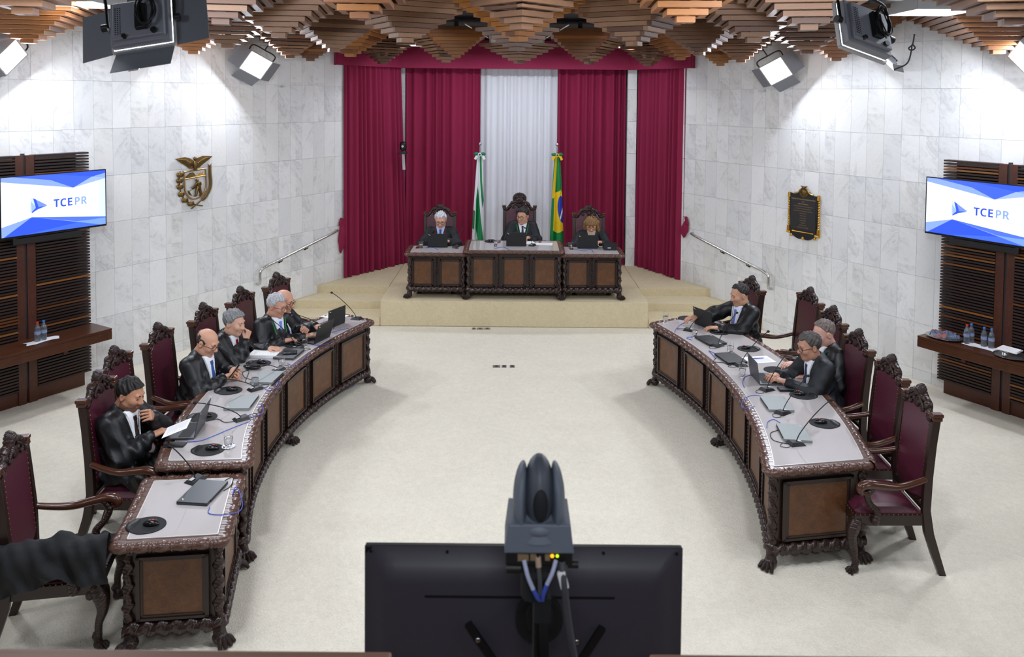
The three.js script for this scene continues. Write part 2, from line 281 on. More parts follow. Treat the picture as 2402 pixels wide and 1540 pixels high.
for (const s of [-1, 1]) {
  const side = s < 0 ? 'behind the chairs of the long bench' : 'beside the chairs of the short bench';
  const g = wallThing(s, 4.69, 0, 0, 'slatted_wall_panel', s < 0 ? 'dark slatted timber wall panel next to bronze coat of arms wall' : 'dark slatted timber wall panel next to dark plaque wall', 'wall panel');
  const u = -s * -1;                                 // local x of "towards the viewer along the wall"
  const D = s < 0 ? -1 : 1;                           // direction of +a in local x
  const X = (a) => D * a;
  mesh('back_board', box(2.3, 2.84, 0.03, X(1.22), 1.42, 0.03), mBoard, g);
  mesh('plinth', box(2.3, 0.16, 0.13, X(1.2), 0.08, 0.075), mBoard, g);
  const pitch = 0.0358, n = 76;
  for (const [a, b] of [[-0.02, 0.62], [0.83, 2.0]]) for (let k = 0; k < n; k++) {
    const bright = rnd() < 0.2, m = mesh('slat', plankGeo, (bright ? slatBright[Math.floor(rnd() * 3)] : slatTones[Math.floor(rnd() * 6)]), g);
    m.scale.set(b - a, 0.021, 0.11); m.position.set(X((a + b) / 2), 0.175 + k * pitch, 0.115);
  }
  for (const [a, b] of [[0.62, 0.715], [0.745, 0.83]]) mesh('upright', box(b - a, 2.87, 0.06, X((a + b) / 2), 1.435, 0.13), mBoard, g);
  mesh('gap_post', box(0.03, 2.89, 0.04, X(0.73), 1.445, 0.12), M(0x3a3c40, 0.5, 0.3), g);  // dark grey bar standing in the gap between the two uprights
  const cg = wallThing(s, 4.69, 0, 0, 'wall_console', s < 0 ? 'brown wooden wall shelf carrying two bottles only' : 'brown wooden wall shelf carrying trays and four bottles', 'shelf');
  mesh('shelf_top', boxUV(rbox(1.9, 0.03, 0.42, 0.003, X(0.9), 0.735, 0.35), 1), mConsole, cg);
  mesh('apron', boxUV(rbox(1.9, 0.1, 0.42, 0.004, X(0.9), 0.666, 0.35), 1), mConsole, cg); mesh('spacer', box(1.88, 0.01, 0.4, X(0.9), 0.718, 0.35), mConsole, cg);
  for (const a of [0.4, 1.3]) mesh('bracket', box(0.05, 0.1, 0.2, X(a), 0.565, 0.26), mBoard, cg);
  // television
  const t = wallThing(s, 5.21, 2.325, 0.40, 'television', s < 0 ? 'flat television showing blue logo slide near bronze coat of arms' : 'flat television showing blue logo slide near the dark plaque', 'television');
  mesh('casing', rbox(1.215, 0.69, 0.035, 0.006, 0, 0, 0), mat.blackGloss, t);
  mesh('screen', new THREE.PlaneGeometry(1.185, 0.655).translate(0, 0.006, 0.0185), M(0x000000, 0.3, 0, { emissive: 0xffffff, emissiveMap: screenTex, emissiveIntensity: 0.95 }), t);
  mesh('rear_housing', rbox(0.8, 0.42, 0.06, 0.01, 0, -0.08, -0.045), mat.black, t);
  mesh('wall_bracket', merge([box(0.36, 0.3, 0.02, 0, 0, -0.2), box(0.06, 0.06, 0.2, 0, 0.05, -0.12), box(0.5, 0.03, 0.03, 0, 0.16, -0.085)]), mat.black, t);
  mesh('sound_bar', rbox(0.78, 0.075, 0.06, 0.01, s < 0 ? -0.05 : 0.05, -0.4, -0.08), mat.black, t);
}
// handrails
for (const [s, lab] of [[-1, 'steel handrail on marble wall rising to curtain, bench side of coat of arms'], [1, 'steel handrail on marble wall rising to curtain, plaque side']]) {
  const w = WF[s], g = thing('handrail', lab, 'handrail', onWall(s, 0, 0).toArray(), w.turn), D = s < 0 ? -1 : 1, P = (a, y, o) => V(D * a, y, o);
  mesh('rail', tube([P(0.24, 1.275, 0.02), P(0.26, 1.275, 0.07), P(0.32, 1.262, 0.085), P(0.9, 1.135, 0.085), P(1.6, 0.985, 0.085), P(1.86, 0.93, 0.085), P(1.94, 0.89, 0.085), P(1.955, 0.82, 0.085), P(1.955, 0.72, 0.085), P(1.955, 0.685, 0.07), P(1.955, 0.68, 0.02)], 0.021, 70, 10), mat.metal, g);
  for (const a of [0.95, 1.5]) mesh('rail_bracket', merge([cyl(0.028, 0.028, 0.015, D * a, 1.07 - (a - 0.95) * 0.215, 0.008, Math.PI / 2), tube([P(a, 1.07 - (a - 0.95) * 0.215, 0.01), P(a, 1.07 - (a - 0.95) * 0.215, 0.06), P(a, 1.115 - (a - 0.95) * 0.215, 0.085)], 0.008, 10, 6)]), mat.darkmetal, g);
}
// little hooks
for (const [s, a, y] of [[-1, 1.43, 3.714], [1, 1.73, 3.713]]) { const hl = s < 0 ? 'small chrome hook high on the coat of arms wall' : 'small chrome hook high on the plaque wall'; const g = wallThing(s, a, y, 0, 'wall_hook', hl, 'hook', 'chrome wall hooks'); mesh('plate', cyl(0.02, 0.02, 0.01, 0, 0, 0.008, Math.PI / 2), mat.metal, g); mesh('arm', merge([box(0.03, 0.012, 0.05, 0, 0, 0.03), box(0.1, 0.012, 0.012, -0.03, 0, 0.05)]), mat.metal, g); }
// ---------- bronze coat of arms ----------
{
  const g = wallThing(-1, 3.06, 1.98, 0.012, 'coat_of_arms', 'bronze relief coat of arms with eagle, shield and wreath', 'emblem');
  const px = (x, y) => [(x - 548) / 880 * 0.6, (1425 - y) / 1290 * 0.76];    // emblem pixels of the zoom
  const Sx = (pts, d, z, b = 0.004) => extr(shapeOf(pts.map((p) => px(...p))), d, b).translate(0, 0, z);
  for (const m of [1, -1]) {
    const fl = (pts) => pts.map(([x, y]) => m > 0 ? [x, y] : [1096 - x, y + 0]);
    const list = [Sx(fl([[505, 270], [440, 225], [330, 190], [110, 212], [180, 270], [290, 345], [370, 400], [430, 460], [470, 470], [520, 440]]), 0.012, 0, 0.003)];
    for (let k = 0; k < 9; k++) { const a = 300 + k * 24; const q = fl([[a - 150 + k * 10, 245 + k * 24], [a + 60, 262 + k * 15]]).map((p) => px(...p)); list.push(tube([[...q[0], 0.016], [(q[0][0] + q[1][0]) / 2, (q[0][1] + q[1][1]) / 2 + 0.008, 0.022], [...q[1], 0.02]], 0.006, 8, 5)); }
    mesh('wing', merge(list), mat.bronze, g);
  }
  mesh('eagle_body', merge([ball(0.034, 0.085, 0.03, ...px(560, 380), 0.02), ball(0.026, 0.03, 0.028, ...px(548, 235), 0.03), mv(new THREE.ConeGeometry(0.012, 0.03, 6), ...px(595, 245), 0.032, 0, 0, -1.6), ball(0.045, 0.014, 0.02, ...px(565, 510), 0.015)]), mat.bronze, g);
  const sh = [[310, 535], [312, 900], [330, 1020], [400, 1130], [480, 1190], [570, 1205], [660, 1180], [750, 1110], [810, 1010], [828, 900], [815, 500]].map((p) => V(...px(...p), 0.012));
  mesh('shield_rim', merge([tube(sh, 0.011, 60, 6), tube([V(...px(305, 535), 0.012), V(...px(820, 498), 0.012)], 0.011, 2, 6), tube([V(...px(318, 710), 0.012), V(...px(820, 664), 0.012)], 0.011, 2, 6)]), M(0xb08a58, 0.35, 1), g);
  mesh('mountains', Sx([[345, 695], [380, 640], [430, 600], [470, 575], [520, 572], [545, 600], [595, 685]], 0.012, 0), mat.bronze, g);
  const sun = [mv(new THREE.CylinderGeometry(0.045, 0.045, 0.016, 18, 1, false, 0, Math.PI), ...px(700, 668), 0.012, Math.PI / 2, 0, 0)];
  sun[0].rotateZ(0); for (let k = 0; k < 7; k++) { const a = (k + 0.5) / 7 * Math.PI, c = px(700, 660); sun.push(mv(new THREE.ConeGeometry(0.007, 0.03, 5), c[0] + Math.cos(a) * 0.062, c[1] + Math.sin(a) * 0.055, 0.014, 0, 0, a - Math.PI / 2)); }
  sun[0] = Sx([[625, 672], [640, 645], [670, 622], [710, 615], [750, 625], [785, 655]], 0.01, 0, 0.003); mesh('rising_sun', merge(sun), mat.gold, g);
  const q = (x, y, r) => [...px(x, y), 0.02, r];
  mesh('reaper', merge([ball(0.022, 0.027, 0.02, ...px(600, 765), 0.024), taper([q(625, 830, 0.03), q(640, 900, 0.026)], 8, 6), taper([q(615, 920, 0.024), q(590, 1010, 0.02), q(575, 1110, 0.018)], 8, 8), taper([q(655, 920, 0.024), q(670, 1010, 0.02), q(690, 1105, 0.018)], 8, 8), taper([q(590, 830, 0.018), q(540, 890, 0.014), q(490, 930, 0.016)], 7, 8), taper([q(670, 820, 0.018), q(685, 870, 0.015), q(610, 900, 0.012)], 7, 8), taper([q(680, 870, 0.005), q(400, 1010, 0.005)], 5, 4), taper([q(395, 1000, 0.012), q(420, 1060, 0.014), q(475, 1115, 0.003)], 6, 8), ball(0.028, 0.01, 0.016, ...px(560, 1130), 0.016), ball(0.028, 0.01, 0.016, ...px(680, 1125), 0.016), ball(0.03, 0.008, 0.024, ...px(590, 745), 0.024)]), mat.bronze, g);
  const pine = []; for (const [x, y] of [[205, 595], [195, 730], [200, 875], [230, 1055], [315, 1205], [455, 1305]]) { for (let k = 0; k < 3; k++) pine.push(ball(0.032, 0.036, 0.02, px(x - 32 + k * 32, 0)[0], px(0, y)[1], 0.014 + (k === 1 ? 0.008 : 0), 9, 7)); }
  pine.push(tube([[...px(212, 510), 0.012], [...px(195, 760), 0.012], [...px(215, 980), 0.012], [...px(330, 1210), 0.012], [...px(540, 1330), 0.012], [...px(740, 1395), 0.012]], 0.009, 40, 6)); mesh('pine_branch', merge(pine), mat.bronze, g);
  const mate = []; const cv = new THREE.CatmullRomCurve3([[915, 440], [920, 650], [935, 820], [920, 980], [830, 1150], [690, 1270], [470, 1425]].map((p) => V(...px(...p), 0.014)));
  mate.push(new THREE.TubeGeometry(cv, 50, 0.009, 6)); for (let k = 0; k < 34; k++) { const u = k / 34 * 0.84, p = cv.getPoint(u), t = cv.getTangent(u); for (const sd of [-1, 1]) { const c = new THREE.ConeGeometry(0.012, 0.06, 5); c.translate(0, 0.025, 0); c.rotateZ(Math.atan2(t.y, t.x) - Math.PI / 2 + Math.PI + sd * 0.85); mate.push(c.translate(p.x, p.y, 0.016)); } }
  mesh('leaf_branch', merge(mate), mat.bronze, g);
}
// ---------- dedication plaque ----------
{
  const g = wallThing(1, 2.52, 1.51, 0.012, 'plaque', 'dark bronze dedication plaque with gilt edging and engraved text', 'plaque');
  const W = 0.5, sh = new THREE.Shape(); sh.moveTo(-0.22, 0.12); sh.lineTo(-0.25, 0.69); sh.quadraticCurveTo(-0.12, 0.66, -0.1, 0.72); sh.lineTo(0.1, 0.72); sh.quadraticCurveTo(0.14, 0.66, 0.25, 0.68); sh.lineTo(0.22, 0.12); sh.quadraticCurveTo(0.12, -0.01, 0, 0.04); sh.quadraticCurveTo(-0.12, -0.01, -0.22, 0.12);
  mesh('plate', extr(sh, 0.02, 0.004), M(0x2b2a2b, 0.45, 0.5), g);
  const lines = ['TRIBUNAL DE CONTAS DO ESTADO DO PARANÁ', 'EDIFÍCIO', 'SEDE DO TRIBUNAL', 'CONSTRUÍDO SENDO GOVERNADOR DO ESTADO', 'E PRESIDENTE DO TRIBUNAL DE CONTAS', 'INAUGURADO NA PRESENÇA DAS AUTORIDADES', 'CURITIBA PARANÁ', 'CONSELHEIROS', 'CORPO ESPECIAL', 'PROCURADORIA', 'AUDITORES', 'DIRETORIA GERAL', 'COMISSÃO DE CONSTRUÇÃO'];
  const pt = canvasTex(512, 560, (c, w, h) => { c.fillStyle = '#2b2a2b'; c.fillRect(0, 0, w, h); c.textAlign = 'center'; c.fillStyle = '#b18a55'; lines.forEach((t, i) => { c.font = (i === 0 ? 'bold 23px' : i === 2 ? 'bold 24px' : '18px') + ' sans-serif'; c.fillText(t, w / 2, 36 + i * 41); }); });
  mesh('engraved_text', box(0.43, 0.47, 0.004, 0, 0.4, 0.026), M(0xffffff, 0.5, 0.3, { map: pt }), g);
  const gold = []; for (const sd of [-1, 1]) { for (let k = 0; k < 13; k++) gold.push(ball(0.018, 0.02, 0.016, sd * 0.262, 0.2 + k * 0.036, 0.015, 7, 5)); gold.push(cyl(0.022, 0.026, 0.07, sd * 0.255, 0.66, 0.015), cyl(0.024, 0.026, 0.08, sd * 0.262, 0.16, 0.015), cyl(0.02, 0.02, 0.07, sd * 0.25, 0.105, 0.02, 0, 0, 1.5), ball(0.022, 0.022, 0.02, sd * 0.205, 0.06, 0.015, 8, 6)); }
  gold.push(taper([[-0.18, 0.13, 0.026, 0.013], [0.18, 0.13, 0.026, 0.009]], 7, 4), ball(0.025, 0.025, 0.02, 0, 0.04, 0.02, 8, 6), tube([[-0.16, 0.7, 0.02], [-0.1, 0.71, 0.02], [-0.07, 0.75, 0.02]], 0.01, 8, 5), tube([[0.16, 0.69, 0.02], [0.1, 0.71, 0.02], [0.07, 0.75, 0.02]], 0.01, 8, 5));
  mesh('gilt_edging', merge(gold), mat.gold, g);
  const cr = [ball(0.05, 0.055, 0.02, 0, 0.715, 0.02, 14, 10)]; for (let k = 0; k < 16; k++) { const a = k / 16 * 6.283; cr.push(ball(0.016, 0.016, 0.014, Math.cos(a) * 0.062, 0.715 + Math.sin(a) * 0.066, 0.02, 6, 5)); } cr.push(ball(0.014, 0.025, 0.014, 0, 0.785, 0.025, 7, 6), mv(new THREE.ConeGeometry(0.02, 0.07, 4), -0.035, 0.8, 0.02, 0, 0, 1.2), mv(new THREE.ConeGeometry(0.02, 0.07, 4), 0.035, 0.8, 0.02, 0, 0, -1.2));
  mesh('crest', merge(cr), mat.bronze, g);
}
// ---------- curtains ----------
const mVelvet = MP(0x8a123f, 0.85, 0, { sheen: 0.8, sheenColor: new THREE.Color(0xb04468), sheenRoughness: 0.5, bumpMap: rep(tCloth, 4), bumpScale: 0.002 }), mPelmet = MP(0x8a1440, 0.8, 0, { sheen: 0.4, sheenColor: new THREE.Color(0xc05080), sheenRoughness: 0.6 });
const mSheer = M(0xdfe0e6, 0.9, 0, { bumpMap: rep(tCloth, 4), bumpScale: 0.001 });
function curtain(a, b, y0, y1, fold, amp, m, label, shear, sharp = 0) { // a,b plan points [x,z]
  const L = Math.hypot(b[0] - a[0], b[1] - a[1]), ux = (b[0] - a[0]) / L, uz = (b[1] - a[1]) / L, nx = -uz, nz = ux, N = Math.round(L / fold), ph = []; for (let i = 0; i <= N + 1; i++) ph.push([rr(0.5, 1), rr(-0.3, 0.3)]);
  const NU = N * 10, th = 0.012, off = (t) => { const k = t * N, i = Math.floor(k), f = k - i, A = lerp(ph[i][0], ph[i + 1][0], f); let w = Math.sin((k + 0.25 * Math.sin(k * 1.7) + ph[i][1] * f * (1 - f)) * 6.283); if (sharp) w = Math.sign(w) * Math.pow(Math.abs(w), 0.6); return w * amp * A; };
  const f = (side) => (u, v) => { const t = u, o = off(t) * (0.75 + 0.25 * (1 - v)) + side * th / 2, y = lerp(y0, y1, v) + (v < 0.01 ? 0.01 * Math.sin(t * 31) : 0), sx = shear ? shear(t, v) : 0; return [a[0] + ux * (t * L + sx) + nx * o, y, a[1] + uz * (t * L + sx) + nz * o, t * L * 2, v * 6]; };
  const A = grid(NU, 14, f(1)), B = grid(NU, 14, f(-1)); B.index.array.reverse(); B.computeVertexNormals();
  return single('curtain', merge([A, B]), m, label, 'curtain');
}
const CT = 4.3;
curtain([-2.9, -13.68], [-2.0, -14.98], PLAT + 0.01, CT, 0.13, 0.06, mVelvet, 'burgundy velvet curtain hanging between marble wall and small dome camera', (t, v) => -0.19 * t * v);
curtain([-2.02, -15.0], [-0.6, -15.0], PLAT + 0.01, CT, 0.17, 0.075, mVelvet, 'burgundy velvet curtain behind the green and white flag');
curtain([-0.62, -15.12], [0.86, -15.12], PLAT + 0.01, CT, 0.16, 0.045, mSheer, 'white pleated curtain behind the tallest carved chair', null, 1);
curtain([0.86, -15.0], [2.14, -15.0], PLAT + 0.01, CT, 0.16, 0.075, mVelvet, 'burgundy velvet curtain behind the flag with yellow diamond');
curtain([2.37, -14.92], [2.98, -13.75], PLAT + 0.01, CT, 0.13, 0.06, mVelvet, 'burgundy velvet curtain beside narrow marble pier and plaque wall', (t, v) => 0.02 * v);
{
  const g = thing('curtain_pelmet', 'burgundy fabric pelmet boxing in the curtain tops', 'pelmet', [X0, 0, 0]);
  const seg = (x1, z1, x2, z2) => { const L = Math.hypot(x2 - x1, z2 - z1); return box(L, 0.52, 0.03, 0, 0, 0).rotateY(-Math.atan2(z2 - z1, x2 - x1)).translate((x1 + x2) / 2, 4.36, (z1 + z2) / 2); };
  mesh('front_board', seg(-2.12, -14.72, 2.15, -14.72), mPelmet, g); mesh('side_board', seg(-3.02, -13.42, -2.12, -14.72), mPelmet, g); mesh('side_board', seg(2.15, -14.72, 2.98, -13.47), mPelmet, g);
  mesh('end_board', seg(-3.12, -13.6, -3.02, -13.42), mPelmet, g); mesh('end_board', seg(2.98, -13.47, 3.1, -13.66), mPelmet, g);
}
// velvet tie-backs hooked on the wall ends
for (const [s, a, y, lab] of [[-1, 0.1, 1.1, 'burgundy curtain tie-back hanging on wall end above handrail, coat of arms side'], [1, 0.06, 1.27, 'burgundy curtain tie-back hanging on wall end above handrail, plaque side']]) {
  const g = wallThing(s, a, y, 0.03, 'curtain_tieback', lab, 'tie-back');
  mesh('folded_cloth', warp(new THREE.SphereGeometry(1, 14, 12), (p) => { const k = p.y; p.set(p.x * (0.085 - 0.04 * k * k) + 0.03 * k, k * (s < 0 ? 0.3 : 0.16) + 0.05, p.z * 0.035 + 0.01 * Math.sin(k * 9)); }), mVelvet, g);
  mesh('loop', rbox(0.06, 0.14, 0.03, 0.01, s < 0 ? -0.04 : 0.05, s < 0 ? 0.3 : 0.2, 0.01, 0, 0, s * 0.3), mVelvet, g); mesh('wall_peg', cyl(0.008, 0.008, 0.06, 0, 0.27, 0, Math.PI / 2), mat.metal, g);
}
// ---------- flags ----------
function flag(px, label, draw, turn, bow1, bow2, wB, y0, tipDrop) {
  const p = at(px, 575, 1.2), z = -14.55, X = atz(px, 350, z).x, g = thing('flag', label, 'flag', [X, PLAT, z], turn);
  mesh('pole', cyl(0.014, 0.014, 2.28, 0, 1.14, 0), mat.metal, g); mesh('finial', ball(0.034, 0.034, 0.034, 0, 2.31, 0), mat.metal, g); mesh('stand', lathe([[0, 0], [0.16, 0], [0.16, 0.03], [0.03, 0.05], [0.02, 0.2], [0, 0.2]]), mat.darkmetal, g);
  const tx = canvasTex(256, 640, draw), top = 2.14, bot = y0;
  const f = (side) => (u, v) => { const w = lerp(0.085, wB, Math.pow(v, 0.75)), x = (u - 0.5) * w + (wB > 0.25 ? 0.012 * v : -0.025 * v), y = lerp(top, bot, v) - tipDrop * v * v * (u < 0.3 ? 0 : (u - 0.3)) , zz = 0.03 + 0.045 * Math.sin(u * 11 + v * 1.2) * (0.3 + 0.7 * v) + 0.02 * Math.sin(u * 23 + v * 3) * v + side; return [x, y, zz + 0.02, u, 1 - v]; };
  const A = grid(40, 50, f(0)), B = grid(40, 50, f(-0.006)); B.index.array.reverse(); B.computeVertexNormals();
  mesh('cloth', merge([A, B]), M(0xffffff, 0.65, 0, { map: tx, side: THREE.DoubleSide }), g);
  const bowp = []; for (const sd of [-1, 1]) bowp.push(ball(0.05, 0.032, 0.03, sd * 0.06, 2.13, 0.06, 9, 7)); mesh('bow', merge(bowp), bow1, g);
  const tails = []; for (const sd of [-1, 1]) tails.push(box(0.045, 0.09, 0.012, sd * 0.065, 2.07, 0.07, 0, 0, sd * 0.5)); mesh('bow_tail', merge(tails), bow2, g);
  mesh('rosette', merge([cyl(0.034, 0.034, 0.015, 0, 2.12, 0.1, Math.PI / 2)]), bow2, g); mesh('rosette_centre', cyl(0.018, 0.018, 0.02, 0, 2.12, 0.105, Math.PI / 2), M(0x2a3f9a, 0.5), g);
}
const GREEN = M(0x0a7a45, 0.6), YEL = M(0xf0c515, 0.6);
const poly = (c, w, h, pts, col) => { c.fillStyle = col; c.beginPath(); pts.forEach(([x, y], i) => i ? c.lineTo(x * w, y * h) : c.moveTo(x * w, y * h)); c.closePath(); c.fill(); };
flag(1126, 'green and white flag with bow hanging on its pole', (c, w, h) => { c.fillStyle = '#e9ecee'; c.fillRect(0, 0, w, h); poly(c, w, h, [[.45, 0], [.8, 0], [.85, .3], [1, .5], [.85, .58], [.62, .3]], '#0d8a4c'); poly(c, w, h, [[.3, .35], [.55, .5], [.78, .75], [.92, .92], [.55, .97], [.25, .8], [.2, .5]], '#0d8a4c'); poly(c, w, h, [[0, .6], [.16, .62], [.16, .82], [0, .8]], '#0d8a4c'); }, 0, GREEN, mat.white, 0.235, 0.42, 0.06);
flag(1307, 'green flag with yellow diamond and blue disc on its pole', (c, w, h) => { c.fillStyle = '#0b8a48'; c.fillRect(0, 0, w, h); poly(c, w, h, [[.15, 0], [.5, 0], [.3, .45], [0, .5]], '#f2c818'); poly(c, w, h, [[.0, .47], [.1, .47], [.1, .6], [0, .6]], '#0b8a48'); poly(c, w, h, [[.25, .42], [.9, .36], [1, .38], [1, .72], [.35, .83], [.22, .82]], '#f4d326'); c.fillStyle = '#2443b8'; c.beginPath(); c.ellipse(w * .9, h * .54, w * .36, h * .12, 0, 0, 7); c.fill(); poly(c, w, h, [[.72, .63], [1, .52], [1, .56], [.8, .645]], '#eef2f2'); }, 0, GREEN, YEL, 0.28, 0.42, 0.5);
// dome camera hanging between the curtains
{ const p = atz(946, 345, -14.55), g = thing('dome_camera', 'small black pan tilt camera on bracket between burgundy curtains', 'camera', p.toArray(), 0);
  mesh('base', rbox(0.14, 0.04, 0.13, 0.012, 0, -0.1, 0), mat.black, g); mesh('head', merge([rbox(0.12, 0.17, 0.12, 0.045, 0, 0.02, 0.0), cyl(0.03, 0.03, 0.04, 0, 0.02, 0.065, Math.PI / 2)]), mat.blackGloss, g); mesh('lens', cyl(0.022, 0.022, 0.05, 0, 0.02, 0.07, Math.PI / 2), mat.lightgrey, g);
  mesh('bracket', merge([box(0.05, 0.3, 0.02, 0, -0.27, -0.05, 0, 0, 0.06), box(0.03, 0.02, 0.3, 0, -0.13, -0.12)]), mat.lightgrey, g); }
// ---------- studio light panels ----------
function coil(cx, cy, z, r, n, rad) { const pts = []; for (let i = 0; i <= n * 14; i++) { const a = i / 14 * 6.283; pts.push(V(cx + Math.cos(a) * r * (0.55 + 0.12 * Math.sin(a * 0.37)), cy + Math.sin(a) * r * (1.15 + 0.15 * Math.cos(a * 0.61)), z - 0.012 - 0.008 * Math.sin(a * 1.7) - 0.004 * (i / 14))); } return new THREE.TubeGeometry(new THREE.CatmullRomCurve3(pts), n * 26, rad, 6); }
function studioLight(pos, target, sc, roll, label, doors, I, hang = 0.5, group) {
  const g = thing('studio_light', label, 'studio light', [pos.x, pos.y, pos.z], 0, group);
  g.lookAt(target); g.rotateZ(roll); g.scale.setScalar(sc); // +z is the beam
  mesh('body', merge([rbox(0.3, 0.26, 0.05, 0.006, 0, 0, -0.035), rbox(0.26, 0.22, 0.03, 0.006, 0, 0, -0.07)]), M(0x8b8e96, 0.5), g);
  const vent = []; for (let i = 0; i < 14; i++) for (let j = 0; j < 3; j++) vent.push(box(0.006, 0.004, 0.004, 0.09 + j * 0.012, -0.08 + i * 0.012, -0.086)); mesh('vent', merge(vent), mat.black, g);
  mesh('power_unit', rbox(0.06, 0.15, 0.03, 0.006, -0.02, 0.0, -0.1), mat.black, g);
  mesh('control', merge([cyl(0.012, 0.012, 0.02, 0.07, -0.1, -0.09, Math.PI / 2), cyl(0.016, 0.016, 0.02, -0.08, -0.09, -0.09, Math.PI / 2)]), mat.black, g);
  mesh('cable_coil', coil(-0.05, 0.02, -0.1, 0.075, 5, 0.004), mat.blackCable, g);
  mesh('diffuser', rbox(0.305, 0.265, 0.016, 0.004, 0, 0, 0.0), glow(9), g);
  mesh('front_frame', merge([box(0.012, 0.27, 0.02, 0.158, 0, -0.002), box(0.012, 0.27, 0.02, -0.158, 0, -0.002), box(0.32, 0.012, 0.02, 0, 0.138, -0.002), box(0.32, 0.012, 0.02, 0, -0.138, -0.002)]), mat.lightgrey, g);
  for (const [q, a] of doors) { const h = q < 2 ? 0.24 : 0.28, w = 0.17, d = new THREE.BoxGeometry(q < 2 ? h + 0.06 : w, q < 2 ? w : h, 0.003); // q: 0 bottom 1 top 2 right(-x) 3 left(+x)
    if (q === 0) d.translate(0, -w / 2, 0).rotateX(a).translate(0, -0.145, 0.008); if (q === 1) d.translate(0, w / 2, 0).rotateX(-a).translate(0, 0.145, 0.008); if (q === 2) d.translate(-w / 2, 0, 0).rotateY(-a).translate(-0.165, 0, 0.008); if (q === 3) d.translate(w / 2, 0, 0).rotateY(a).translate(0.165, 0, 0.008);
    mesh('barn_door', d, M(0x7a7d84, 0.55), g); }
  mesh('yoke', tube([[-0.17, 0, -0.04], [-0.175, 0.12, -0.045], [-0.17, 0.2, -0.05], [0, 0.215, -0.05], [0.17, 0.2, -0.05], [0.175, 0.12, -0.045], [0.17, 0, -0.04]], 0.009, 40, 6), mat.darkmetal, g);
  for (const q of [-1, 1]) mesh('yoke_knob', cyl(0.02, 0.02, 0.03, q * 0.185, 0, -0.04, 0, 0, Math.PI / 2), mat.black, g);
  mesh('hanger', cyl(0.008, 0.008, hang, 0, 0.215 + hang / 2, -0.05), mat.darkmetal, g);
  if (I) { const l = new THREE.RectAreaLight(LAMP, I, 0.3 * sc, 0.26 * sc); l.position.set(0, 0, 0.014); l.rotation.y = Math.PI; l.castShadow = true; g.add(l); }
  return g;
}
const LA = atz(338, 62, -4.25), LB = atz(2015, 78, -4.25);
studioLight(LA, V(-2.2, 1.2, -10), 1.0, -0.2, 'dark studio light panel with wide barn doors near long bench', [[0, 0.5], [3, -0.2], [2, 0.1]], PANEL_I, 0.35);
studioLight(LB, V(0.1, 2.2, -7.6), 1.0, 0.28, 'grey studio light panel with glowing edge and cable bundle', [], PANEL_I, 0.35);
const WL = [[-1, 2.2, 4.02, 'blazing studio light panel between pelmet and coat of arms'], [1, 2.19, 4.0, 'blazing studio light panel between pelmet and plaque'], [-1, 5.62, 3.98, 'blazing studio light panel above television near coat of arms'], [1, 5.62, 4.06, 'blazing studio light panel above television near plaque'], [-1, 4.0, 4.0, 'small studio light panel on wall over coat of arms'], [1, 3.98, 4.08, 'small studio light panel on wall over plaque']];
WL.forEach(([s, a, y, lab], i) => { const p = onWall(s, a, y, 0.3); studioLight(p, V(i < 4 ? s * 0.4 : s * 1, 0.9, i < 2 ? -6 : i < 4 ? -8.5 : -11), i < 4 ? 1.15 : 0.7, s * 0.5, lab, i < 4 ? [[0, 0.5], [2, 0.6], [3, 0.6]] : [[0, 0.6], [2, 0.5]], PANEL_I * (i < 2 ? 1 : i < 4 ? 0.6 : 0.12), 0.45); });
// loose cable under the right-hand panel
{ const a = atz(2145, 80, -6.6), b = atz(2140, 105, -6.6), c = atz(2138, 118, -6.6), d = atz(2128, 148, -6.6), e = atz(2098, 163, -6.7); single('hanging_cable', merge([tube([a, b, V(b.x - 0.03, b.y - 0.03, b.z), c, V(c.x + 0.03, c.y + 0.02, c.z), b, c, d, e], 0.006, 60, 6)]), mat.blackCable, 'thin black cable looping down from ceiling slats', 'cable'); }
// added fill lights over the gallery, unseen behind and above the viewer
[[-3.6, 4.4, -0.6], [0.1, 4.4, 0.6], [3.7, 4.4, -0.6], [-6, 4.4, -4.0], [6.1, 4.4, -4.0]].forEach(([x, y, z], i) => {
  const g = thing('added_ceiling_light', 'unseen square light panel added over the gallery for fill', 'light', [x, y, z], 0, 'added gallery fill lights');
  mesh('frame', merge([box(0.9, 0.08, 0.03, 0, 0, 0.435), box(0.9, 0.08, 0.03, 0, 0, -0.435), box(0.03, 0.08, 0.9, 0.435, 0, 0), box(0.03, 0.08, 0.9, -0.435, 0, 0), box(0.9, 0.01, 0.9, 0, 0.045, 0), box(0.1, 0.26, 0.1, 0, 0.15, 0)]), mat.white, g);
  mesh('diffuser', box(0.84, 0.01, 0.84, 0, 0, 0), mGlowSoft, g);
  areaLight(g, 0.84, 0.84, GAL_FILL, [0, -0.01, 0], [x * 0.85, -3, z - 5]);
});
